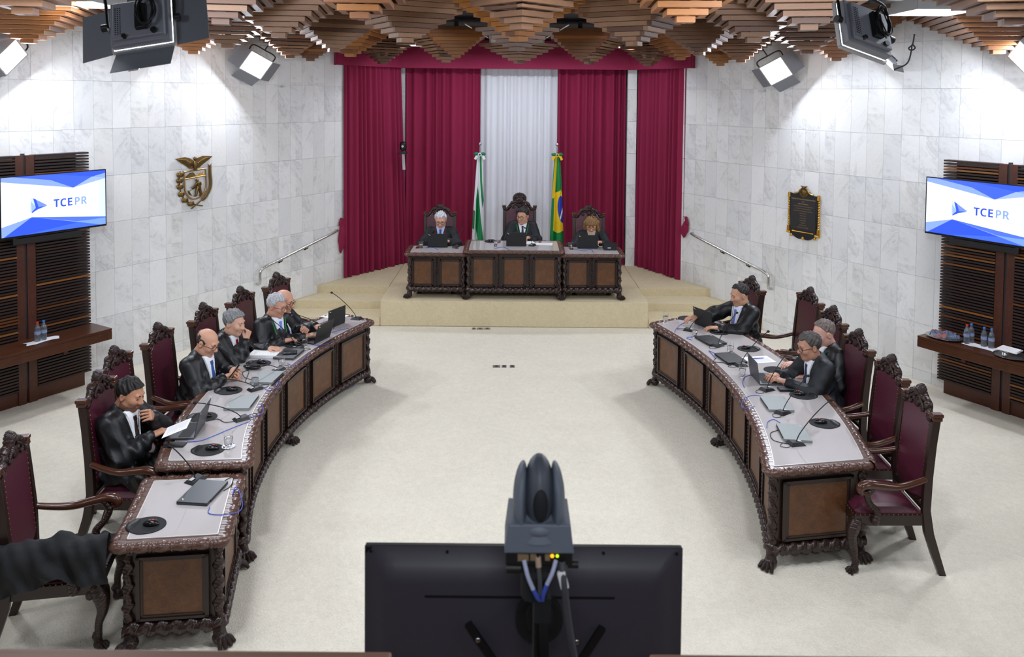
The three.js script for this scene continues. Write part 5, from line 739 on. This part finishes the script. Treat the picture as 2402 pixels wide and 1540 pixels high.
person({ label: 'robed woman with long wavy blonde hair on platform bench', head: [1387, 527], turn: 0.0, base: PLAT, hz: -13.22, lean: 0.14, hs: 1.1, style: 'long', hair: 0x94703f, hairT: 0.016, skin: 0xd8a486, glasses: 0x6a2a20, yaw: -0.1, pitch: 0.45, seed: 37, bulk: 0.9, rh: { l: [-0.15, 0.8, 0.36] }, lh: { l: [0.13, 0.8, 0.36] }, shirt: 0xb9a48c, collar: false, matt: true, brow: 0x6a4a30 });
// ---------- things on the desks ----------
const TL = HL + 0.0032, TE = 0.725 + 0.0032, TC = PLAT + 0.775 + 0.0032, TW = PLAT + 0.72 + 0.0032;
const mScr = M(0x0b0c10, 0.2), mLapDark = M(0x17181a, 0.5), mLapGrey = M(0x4a4c50, 0.45, 0.2), mLapLight = M(0x848a88, 0.5, 0.1);
const mKeys = M(0xffffff, 0.7, 0, { map: canvasTex(256, 128, (c) => { c.fillStyle = '#2a2b2d'; c.fillRect(0, 0, 256, 128); c.fillStyle = '#0c0c0d'; for (let j = 0; j < 6; j++) for (let i = 0; i < 15; i++) c.fillRect(4 + i * 16.7, 4 + j * 21, 13.5, 17); }) });
function laptop(px, py, h, turn, open, label, m, lid = 1.75, w = 0.325, logo = true) {
  const p = at(px, py, h), g = thing('laptop', label, 'laptop', [p.x, h, p.z], turn), d = 0.225; // user at +z
  mesh('base', rbox(w, 0.015, d, 0.004, 0, 0.008, 0), m, g);
  mesh('rubber_feet', box(w - 0.06, 0.002, d - 0.06, 0, 0.001, 0), mat.rubber, g);
  const L = new THREE.Group(); L.name = 'lid';
  if (open) {
    mesh('keyboard', box(w - 0.04, 0.001, 0.1, 0, 0.0162, -0.03), mKeys, g); mesh('touchpad', box(0.1, 0.001, 0.055, 0, 0.0162, 0.07), mat.grey, g);
    const l = mesh('lid', rbox(w, 0.21, 0.007, 0.003, 0, 0.105, 0), m, g); l.position.set(0, 0.016, -d / 2); l.rotation.x = Math.PI / 2 - lid;
    const s = mesh('screen', box(w - 0.016, 0.185, 0.001, 0, 0.108, 0.004), mScr, l);
    if (logo) mesh('badge', box(0.034, 0.009, 0.001, w / 2 - 0.03, 0.19, -0.004, 0, 0, 0.6), mat.lightgrey, l);
  } else { mesh('lid', rbox(w, 0.007, d, 0.003, 0, 0.0195, 0), m, g); mesh('hinge', cyl(0.006, 0.006, w * 0.7, 0, 0.017, -d / 2, 0, 0, Math.PI / 2, 8), mat.black, g); if (logo) mesh('badge', box(0.03, 0.001, 0.008, w / 2 - 0.035, 0.0233, d / 2 - 0.03, 0, 0.6, 0), mat.lightgrey, g); }
  return g;
}
laptop(772, 762, TL, -R90 - 0.45, true, 'black open laptop farthest along the crowded desk near platform', mLapDark, 1.62);
laptop(736, 796, TL, -R90 - 0.35, true, 'black open laptop beside writing white haired man', mLapDark, 1.85);
laptop(678, 832, TL, -R90 - 0.12, false, 'closed dark laptop carrying a glasses case', mLapGrey);
laptop(627, 887, TL, -R90 - 0.08, false, 'closed silver laptop near the phone reading man', mLapLight);
laptop(567, 946, TL, -R90 + 0.03, false, 'closed silver laptop between empty chair and desk front', mLapLight);
laptop(436, 1012, TL, -R90 + 0.1, true, 'open grey laptop before the bearded young man', mLapGrey, 1.8);
laptop(476, 1158, TE, -R90 - 0.1, false, 'closed dark laptop on the short end desk', M(0x3c4044, 0.4, 0.3));
laptop(1666, 764, TL, R90 + 0.5, true, 'black open laptop before the man in lilac tie', mLapDark, 1.7);
laptop(1667, 800, TL, R90 + 0.3, false, 'closed black laptop next in line to lilac tie man', mLapDark);
laptop(1714, 842, TL, R90 + 0.2, false, 'closed black laptop beside paper sheet with blue pen', mLapDark);
laptop(1797, 890, TL, R90 + 0.0, true, 'open grey laptop under the typing man hands', mLapGrey, 1.72);
laptop(1822, 950, TL, R90 - 0.05, false, 'closed silver laptop next to black wallet', mLapLight);
laptop(1862, 1018, TL, R90 - 0.12, false, 'closed silver laptop closest to carved desk end', mLapLight);
laptop(1028, 577, TW, Math.PI, true, 'black open laptop before white haired man on bench', mLapDark, 1.62);
laptop(1211, 574, TC, Math.PI, true, 'black open laptop before tallest bench chair', mLapDark, 1.62);
laptop(1377, 580, TW, Math.PI, true, 'black open laptop before the long haired woman', mLapDark, 1.62);
// mouse pads with wrist rests, each with a mouse
const padGeo = (() => { const pts = []; for (let i = 0; i < 44; i++) { const a = i / 44 * 6.283, y = Math.sin(a), w = 0.108 - (y > 0 ? 0.022 * y : 0); pts.push([Math.cos(a) * w, y * 0.13]); } return extr(shapeOf(pts), 0.004, 0.0015).rotateX(-Math.PI / 2).scale(1, 1, -1); })();
{ const i = padGeo.index; } padGeo.computeVertexNormals();
const restGeo = warp(new THREE.SphereGeometry(1, 18, 12), (p) => { p.set(p.x * 0.07, Math.max(0, p.y) * 0.018 + 0.003, p.z * 0.032 + 0.088); });
const mouseGeo = warp(new THREE.SphereGeometry(1, 18, 14), (p) => { const z = p.z; p.set(p.x * (0.03 - 0.004 * z * z), p.y > 0 ? p.y * 0.03 * (1 - 0.25 * z * z) + 0.006 : p.y * 0.004 + 0.006, z * 0.055); });
function pad(px, py, h, turn, where, mouse = true) {
  const p = at(px, py, h), g = thing('mouse_pad', 'black mouse pad with wrist rest ' + where, 'mouse pad', [p.x, h, p.z], turn);
  mesh('sheet', padGeo, mat.rubber, g); mesh('wrist_rest', restGeo, mat.black, g);
  if (mouse) { const m = thing('mouse', 'black mouse with red dot on pad ' + where, 'mouse', [p.x, h + 0.006, p.z], turn + rr(-0.2, 0.2)); m.translateZ(-0.035); mesh('shell', mouseGeo, mat.blackGloss, m); mesh('wheel', cyl(0.008, 0.008, 0.006, 0, 0.03, -0.03, 0, 0, Math.PI / 2, 10), mat.grey, m); mesh('red_badge', ball(0.007, 0.004, 0.012, 0, 0.034, -0.012, 8, 6), M(0xd02020, 0.4), m); }
}
pad(735, 766, TL, -R90 - 0.35, 'by bald man near platform'); pad(690, 809, TL, -R90 - 0.2, 'by writing white haired man'); pad(606, 852, TL, -R90 - 0.1, 'beside black glasses case'); pad(535, 916, TL, -R90, 'before the phone reading man'); pad(473, 978, TL, -R90, 'before empty chair on crowded desk'); pad(487, 1055, TL, -R90 - 0.05, 'beside glass with saucer'); pad(342, 1232, TE, -R90 - 0.1, 'on the short end desk');
pad(1614, 746, TL, R90 + 0.3, 'behind lilac tie man laptop', false); pad(1690, 779, TL, R90 + 0.3, 'by the man in lilac tie'); pad(1757, 818, TL, R90 + 0.2, 'above paper sheet with pen'); pad(1822, 868, TL, R90 - 0.1, 'under the typing man arm', false); pad(1885, 927, TL, R90, 'beside black wallet'); pad(1935, 993, TL, R90 + 0.05, 'at carved desk end with empty chairs');
pad(990, 566, TW, Math.PI, 'by white haired man on bench'); pad(1152, 566, TC, Math.PI, 'by dark haired man on bench'); pad(1340, 573, TW, Math.PI, 'by long haired woman', false);
// gooseneck microphones
function mic(bx, by, tx, ty, h, where) {
  const b = at(bx, by, h); let best = null, bd = 9; for (let q = 0.06; q < 0.5; q += 0.01) { const t = at(tx, ty, h + q), e = Math.abs(t.distanceTo(b) - 0.46) + Math.abs(q - 0.3) * 0.25; if (e < bd) { bd = e; best = t; } }
  const dir = best.clone().sub(b), turn = Math.atan2(dir.x, dir.z), g = thing('microphone', 'black gooseneck desk microphone ' + where, 'microphone', [b.x, h, b.z], turn), hl = Math.hypot(dir.x, dir.z), v = dir.y;
  mesh('base', warp(new THREE.BoxGeometry(0.1, 0.03, 0.13, 4, 2, 4), (p) => { const k = (p.y + 0.015) / 0.03; p.x *= 1 - 0.35 * k; p.z *= 1 - 0.25 * k; p.y = k * (0.024 - p.z * 0.12); }), mat.black, g);
  mesh('button_plate', box(0.03, 0.002, 0.035, 0, 0.0255, 0.03, 0.12), mat.lightgrey, g);
  mesh('gooseneck', tube([[0, 0.02, 0], [0, 0.02 + v * 0.18, hl * 0.1], [0, 0.02 + v * 0.55, hl * 0.45], [0, v * 0.92, hl * 0.85], [0, v, hl]], 0.0042, 24, 6), mat.black, g);
  mesh('capsule', merge([ball(0.013, 0.013, 0.017, 0, v, hl, 10, 8)]), mat.rubber, g);
  const c = mesh('cable', tube([[0, 0.008, -0.05], [0.03, 0.004, -0.1], [-0.02, 0.004, -0.15], [-0.05, 0.004, -0.1], [-0.02, 0.004, -0.06]], 0.0025, 24, 5), mat.blackCable, g);
}
mic(836, 748, 778, 686, TL, 'at platform end of crowded desk'); mic(758, 774, 684, 735, TL, 'leaning towards the bald man'); mic(697, 818, 632, 746, TL, 'leaning to writing white haired man'); mic(653, 868, 574, 858, TL, 'lying low beside glasses case'); mic(598, 913, 500, 887, TL, 'lying low by phone reading man'); mic(566, 983, 457, 944, TL, 'reaching to the empty chair of crowded desk'); mic(458, 1127, 388, 1040, TE, 'on the short end desk');
mic(1617, 775, 1676, 719, TL, 'before man in lilac tie'); mic(1684, 811, 1729, 733, TL, 'rising over closed black laptop by lilac tie man'); mic(1738, 857, 1802, 777, TL, 'beside paper sheet with blue pen'); mic(1799, 914, 1854, 820, TL, 'before the typing man'); mic(1836, 968, 1896, 881, TL, 'beside black wallet and silver laptop'); mic(1867, 1041, 1949, 938, TL, 'at carved desk end with empty chairs');
mic(1070, 579, 1088, 532, TW, 'before white haired man on bench'); mic(1248, 576, 1231, 534, TC, 'before dark haired man on bench');
// glasses of water
const gl = lathe([[0.001, 0.004], [0.026, 0.004], [0.031, 0.02], [0.0335, 0.05], [0.034, 0.115], [0.0355, 0.115], [0.035, 0.05], [0.0325, 0.018], [0.027, 0.0], [0.001, 0]], 22), wt = lathe([[0.001, 0.006], [0.0255, 0.006], [0.0305, 0.022], [0.0325, 0.05], [0.033, 0.07], [0.001, 0.07]], 22);
function tumbler(px, py, h, where, saucer) { const p = at(px, py, h), y = h + (saucer ? 0.009 : 0), g = thing('water_glass', 'clear glass of water ' + where, 'glass', [p.x, y, p.z]); mesh('glass', gl, mat.glass, g); mesh('water', wt, mat.water, g);
  if (saucer) { const s = thing('saucer', 'small patterned glass saucer under water glass', 'saucer', [p.x, h, p.z]); mesh('dish', lathe([[0.001, 0.002], [0.03, 0.002], [0.052, 0.009], [0.053, 0.007], [0.032, 0], [0.001, 0]], 28), mat.white, s); const d = []; for (let i = 0; i < 12; i++) { const a = i / 12 * 6.283; d.push(ball(0.004, 0.003, 0.004, Math.cos(a) * 0.05, 0.009, Math.sin(a) * 0.05, 6, 5)); } mesh('rim_beads', merge(d), mat.metal, s).userData.kind = 'stuff'; } }
tumbler(766, 773, TL, 'beside black laptop by platform steps'); tumbler(716, 810, TL, 'beside open laptop of writing man'); tumbler(661, 859, TL, 'between glasses case and closed laptops'); tumbler(598, 903, TL, 'by microphone of the phone reader'); tumbler(536, 1048, TL, 'standing on a saucer', true);
tumbler(1561, 754, TL, 'at far corner before lilac tie man'); tumbler(1630, 789, TL, 'below lilac tie man laptop'); tumbler(1713, 826, TL, 'beside paper sheet with blue pen'); tumbler(1741, 881, TL, 'beside typing man laptop');
tumbler(988, 582, TW, 'before white haired man on bench'); tumbler(1163, 578, TC, 'before dark haired man on bench'); tumbler(1338, 584, TW, 'before long haired woman');
// papers, phones, cases
const textTex = canvasTex(256, 360, (c) => { c.fillStyle = '#f4f4f2'; c.fillRect(0, 0, 256, 360); c.fillStyle = '#9a9aa0'; for (let j = 0; j < 22; j++) c.fillRect(26, 40 + j * 13, 120 + ((j * 53) % 84), 3); }), mPaperT = M(0xffffff, 0.8, 0, { map: textTex });
function paper(px, py, h, turn, label, w = 0.21, d = 0.297, th = 0.001, m = mPaperT) { const p = at(px, py, h), g = thing('paper', label, 'paper', [p.x, h, p.z], turn); const n = th > 0.004 ? 3 : 1; for (let k = 0; k < n; k++) mesh('sheet', box(w, th / n, d, k * 0.004, th / n * (k + 0.5), -k * 0.003, 0, k * 0.03), m, g); return g; }
paper(785, 741, TL, -R90 - 0.4, 'white papers at platform end of crowded desk'); paper(694, 793, TL, -R90 - 0.3, 'white sheet under the writing man hand'); paper(622, 831, TL, -R90 - 0.1, 'thick stack of printed sheets before red tie man', 0.22, 0.3, 0.03);
paper(1780, 843, TL, R90 + 0.2, 'white sheet with blue pen on top'); paper(1240, 571, TC, Math.PI + 0.1, 'white papers beside bench laptop of dark haired man', 0.2, 0.22, 0.02, mat.paper); paper(1276, 572, TC, Math.PI - 0.1, 'single white sheet at the bench desk corner', 0.28, 0.2); paper(1412, 578, TW, Math.PI, 'small note pad beside telephone', 0.1, 0.12, 0.015, mat.paper);
{ const p = at(415, 1003, TL + 0.11), g = thing('paper', 'letter held up by the bearded young man', 'paper', p.toArray(), -R90 + 0.2); g.rotation.order = 'YXZ'; g.rotation.x = 0.35; mesh('sheet', box(0.21, 0.001, 0.2, 0, 0, 0), mPaperT, g); }
function slab(name, px, py, h, turn, w, t, d, m, label, cat) { const p = at(px, py, h), g = thing(name, label, cat, [p.x, h, p.z], turn); mesh('case', rbox(w, t, d, Math.min(0.008, t * 0.4), 0, t / 2, 0), m, g); mesh('face', box(w * 0.88, 0.0008, d * 0.92, 0, t, 0), mScr, g); return g; }
slab('phone', 716, 777, TL, 0.7, 0.075, 0.009, 0.15, mat.black, 'black phone beside writing white haired man', 'phone'); slab('phone', 411, 1044, TL, -R90, 0.085, 0.012, 0.16, mat.black, 'black phone beside bearded man laptop', 'phone'); slab('wallet', 1846, 915, TL, R90, 0.09, 0.022, 0.17, mat.blackGloss, 'black wallet below typing man arm', 'wallet'); slab('phone', 1695, 769, TL, R90 - 0.3, 0.08, 0.01, 0.16, mat.grey, 'dark tablet edge beside lilac tie man hand', 'tablet'); slab('phone', 1165, 568, TC, 0.4, 0.08, 0.01, 0.15, mat.grey, 'grey phone behind bench water glass', 'phone');
{ const p = at(593, 866, TL), g = thing('glasses_case', 'rounded black glasses case lying on crowded desk', 'case', [p.x, TL, p.z], 0.05); mesh('shell', warp(new THREE.SphereGeometry(1, 18, 12), (q) => q.set(Math.sign(q.x) * Math.pow(Math.abs(q.x), 0.7) * 0.085, q.y * 0.024 + 0.024, q.z * 0.036)), mat.blackGloss, g); mesh('seam', box(0.16, 0.002, 0.074, 0, 0.024, 0), mat.black, g);
  const p2 = at(680, 828, TL + 0.024), g2 = thing('glasses_case', 'black pouch resting on closed dark laptop', 'case', [p2.x, TL + 0.0235, p2.z], 0.2); mesh('shell', rbox(0.15, 0.022, 0.09, 0.01, 0, 0.011, 0), mat.blackGloss, g2); mesh('flap', rbox(0.1, 0.006, 0.06, 0.002, 0.01, 0.023, 0), mat.rubber, g2); }
{ // phone in the reader's hands
  const p = at(551, 868, TL + 0.13), g = thing('phone', 'phone held up by the balding reader', 'phone', p.toArray(), -R90 + 0.2); g.rotation.order = 'YXZ'; g.rotation.x = 0.9; mesh('case', rbox(0.075, 0.009, 0.155, 0.004), mat.black, g); mesh('screen', box(0.068, 0.001, 0.145, 0, 0.005, 0), mScr, g); }
function pen(px, py, h, turn, rx, label, col) { const p = at(px, py, h), g = thing('pen', label, 'pen', p.toArray(), turn); g.rotation.order = 'YXZ'; g.rotation.x = rx; mesh('barrel', cyl(0.0045, 0.0045, 0.13, 0, 0.006, 0, Math.PI / 2, 0, 0, 8), col, g); mesh('clip', box(0.002, 0.002, 0.04, 0, 0.0115, -0.035), mat.metal, g); }
pen(1778, 841, TL + 0.002, R90 + 0.2, 0, 'blue pen on white sheet', mat.blueCable); pen(618, 846, TL, 1.2, 0, 'blue pen beside stack of sheets', mat.blueCable); pen(679, 786, TL + 0.07, 0.4, -1.0, 'blue pen in the writing man hand', mat.blueCable);
{ const p = at(1430, 584, TW), g = thing('telephone', 'black desk telephone at the end of bench', 'telephone', [p.x, TW, p.z], Math.PI); mesh('body', extr(shapeOf([[-0.1, 0], [0.1, 0], [0.1, 0.03], [-0.1, 0.11], [-0.1, 0]].map((q) => q)), 0.2, 0.006).rotateY(-Math.PI / 2).translate(0.1, 0.006, 0), M(0x14181c, 0.45), g); mesh('handset', taper([[-0.08, 0.08, -0.08, 0.024], [-0.08, 0.1, 0, 0.016], [-0.08, 0.05, 0.09, 0.024]], 8, 14), mat.black, g); mesh('display', box(0.1, 0.003, 0.05, 0.03, 0.098, -0.05, 0.38), mat.grey, g); mesh('rear_label', box(0.05, 0.018, 0.002, 0.02, 0.04, -0.108), mat.lightgrey, g); }
{ const p = at(1393, 588 - 44, TW), a = atz(1392, 600, -12.27); }
// patch cables across the desks
function cable(list, h, m, label, name = 'cable') { const pts = list.map(([x, y, e]) => at(x, y, h + 0.004 + (e || 0))); return single(name, tube(pts, 0.0032, list.length * 10, 6), m, label, 'cable'); }
cable([[492, 1188], [490, 1203], [530, 1206], [562, 1198], [566, 1165], [552, 1142], [545, 1160]], TE, mat.blueCable, 'blue cable looping from laptop on short end desk'); cable([[438, 1036], [470, 1033], [505, 1020], [545, 1003], [585, 988]], TL, mat.blueCable, 'blue cable trailing from bearded man laptop'); cable([[575, 972], [600, 976], [616, 966], [614, 950], [604, 960]], TL, mat.blueCable, 'blue cable loop beside closed silver laptop and empty chair'); cable([[615, 906], [632, 915], [650, 908], [655, 892], [645, 902]], TL, mat.blueCable, 'blue cable loop near phone reader laptop'); cable([[674, 852], [690, 857], [712, 842], [725, 828]], TL, mat.blueCable, 'blue cable from laptop with pouch'); cable([[730, 808], [752, 809], [772, 804], [780, 797]], TL, mat.blueCable, 'blue cable from writing man laptop'); cable([[778, 779], [800, 773], [818, 770]], TL, mat.blueCable, 'blue cable from laptop near platform');
cable([[1614, 752], [1598, 760], [1586, 771], [1583, 779]], TL, mat.blueCable, 'blue cable from lilac tie man laptop'); cable([[1650, 793], [1630, 789], [1611, 792], [1622, 797]], TL, mat.blueCable, 'blue cable beside closed black laptop'); cable([[1692, 836], [1672, 826], [1663, 822], [1672, 832], [1678, 840]], TL, mat.blueCable, 'blue cable beside laptop with paper'); cable([[1768, 878], [1750, 882], [1742, 895], [1746, 908]], TL, mat.blueCable, 'blue cable from typing man laptop'); cable([[1790, 928], [1762, 927], [1744, 938], [1742, 955], [1755, 957], [1770, 952]], TL, mat.blueCable, 'blue cable loop beside wallet laptop'); cable([[1830, 991], [1815, 983], [1802, 988], [1799, 1003]], TL, mat.blueCable, 'blue cable loop at carved desk end'); cable([[1000, 580], [1015, 580], [1028, 586]], TW, mat.blueCable, 'blue cable before white haired bench man'); cable([[1160, 582], [1180, 579], [1195, 586]], TC, mat.blueCable, 'blue cable before tallest bench chair'); cable([[1348, 584], [1370, 588], [1385, 584], [1392, 592]], TW, mat.blueCable, 'blue cable before long haired woman'); cable([[805, 915], [825, 907], [835, 897]], 0, mat.blueCable, 'blue cable lying on carpet below crowded desk');
cable([[505, 1148], [530, 1125], [545, 1118], [540, 1140], [525, 1150]], TE, mat.blackCable, 'thin black cable on the short end desk'); cable([[560, 985], [530, 990], [510, 982], [495, 985]], TL, mat.blackCable, 'thin black cable crossing before empty chair of crowded desk'); cable([[590, 890], [575, 885], [570, 872], [582, 868], [575, 895]], TL, mat.blackCable, 'tangled black cable near phone reader'); cable([[1715, 858], [1695, 850], [1675, 848], [1680, 838]], TL, mat.blackCable, 'thin black cable beside paper desk place'); cable([[1845, 1040], [1815, 1032], [1808, 1015], [1825, 1008]], TL, mat.blackCable, 'thin black cable at carved desk end');
// ---------- wall shelf things ----------
const bot = lathe([[0.001, 0], [0.03, 0], [0.033, 0.006], [0.033, 0.04], [0.031, 0.05], [0.033, 0.06], [0.033, 0.13], [0.03, 0.155], [0.014, 0.19], [0.012, 0.2], [0.012, 0.21]], 18), mPet = MP(0xe6eef4, 0.08, 0, { transmission: 0.92, thickness: 0, ior: 1.4 }), botW = lathe([[0.001, 0.003], [0.0305, 0.003], [0.0305, 0.15], [0.001, 0.15]], 16);
function bottle(s, a, out, cap, label) { const g = wallThing(s, a, 0.7515, out, 'water_bottle', label, 'bottle'); mesh('bottle', bot, mPet, g); mesh('water', botW, mat.water, g); mesh('cap', cyl(0.014, 0.014, 0.02, 0, 0.215, 0, 0, 0, 0, 14), M(cap, 0.5), g); mesh('label_band', new THREE.CylinderGeometry(0.0336, 0.0336, 0.035, 18, 1, true).translate(0, 0.1, 0), MP(0xaab6dd, 0.5, 0, { transmission: 0.4, thickness: 0, side: THREE.DoubleSide }), g); }
bottle(-1, 5.40, 0.34, 0xd82818, 'red capped water bottle on shelf with two bottles'); bottle(-1, 5.33, 0.34, 0x3a7ad8, 'blue capped water bottle on shelf with two bottles'); bottle(1, 5.12, 0.36, 0xd82818, 'red capped water bottle beside silver tray'); bottle(1, 5.125, 0.275, 0x3a7ad8, 'blue capped water bottle behind red capped one'); bottle(1, 5.28, 0.29, 0x3a7ad8, 'blue capped water bottle standing on napkin, tray side'); bottle(1, 5.355, 0.275, 0x3a7ad8, 'blue capped water bottle standing on napkin, far from tray');
function napkin(s, a, out, w, d, label) { const g = wallThing(s, a, 0.7502, out, 'napkin', label, 'napkin'); mesh('cloth', grid(16, 8, (u, v) => [(u - 0.5) * w + 0.02 * Math.sin(v * 5), 0.0015 + 0.002 * Math.abs(Math.sin(u * 9 + v * 4)), (v - 0.5) * d + 0.012 * Math.sin(u * 7)]), M(0xf0f1f4, 0.85, 0, { side: THREE.DoubleSide }), g); return g; }
napkin(-1, 5.36, 0.36, 0.36, 0.13, 'white napkin under two bottles'); napkin(1, 5.3, 0.33, 0.4, 0.15, 'white napkin under blue capped bottles');
{ const g = wallThing(1, 4.86, 0.7502, 0.37, 'serving_tray', 'silver tray heaped with small sealed water cups', 'tray'); mesh('dish', lathe([[0.001, 0.004], [0.13, 0.004], [0.19, 0.022], [0.2, 0.022], [0.198, 0.018], [0.135, 0], [0.001, 0]], 40).scale(1.05, 1, 0.85), mat.metal, g);
  for (let i = 0; i < 16; i++) { const a = i * 2.4, r = 0.03 + 0.115 * Math.sqrt(i / 16), p = V(Math.cos(a) * r, 0.03, Math.sin(a) * r * 0.8).applyAxisAngle(V(0, 1, 0), g.rotation.y).add(g.position), c = thing('water_cup', 'small sealed plastic water cup lying on silver tray', 'cup', [p.x, 0.7502 + 0.034 + rr(0, 0.006), p.z], rr(0, 6), 'water cups on silver tray'); c.rotation.order = 'YXZ'; c.rotation.x = 1.35; mesh('cup', lathe([[0.001, -0.035], [0.02, -0.035], [0.026, 0.035], [0.001, 0.035]], 12), mPet, c); mesh('foil_lid', cyl(0.028, 0.028, 0.002, 0, 0.036, 0, 0, 0, 0, 12), i % 3 ? M(0x8fa2e0, 0.35, 0.5) : M(0xd07060, 0.4, 0.3), c); } }
{ const g = wallThing(1, 5.64, 0.7502, 0.4, 'serving_tray', 'silver tray with cloth and sugar bowl at shelf edge', 'tray'); mesh('dish', lathe([[0.001, 0.004], [0.12, 0.004], [0.17, 0.02], [0.18, 0.02], [0.125, 0], [0.001, 0]], 36), mat.metal, g); const c = wallThing(1, 5.58, 0.7502 + 0.022, 0.36, 'tray_cloth', 'folded white cloth over silver tray', 'cloth'); mesh('cloth', rbox(0.22, 0.012, 0.14, 0.004, 0, 0.03, -0.03, 0.1), mat.white, c); mesh('fold', rbox(0.2, 0.01, 0.1, 0.004, 0.01, 0.042, -0.03, 0.1), mat.white, c); const b = wallThing(1, 5.6, 0.7552, 0.46, 'sugar_bowl', 'small steel bowl on tray with cloth', 'bowl'); mesh('bowl', lathe([[0.001, 0], [0.02, 0], [0.035, 0.02], [0.03, 0.04], [0.001, 0.045]], 18), mat.metal, b); mesh('lid_knob', ball(0.006, 0.006, 0.006, 0, 0.05, 0, 8, 6), mat.metal, b); }
renderer.render(scene, camera);
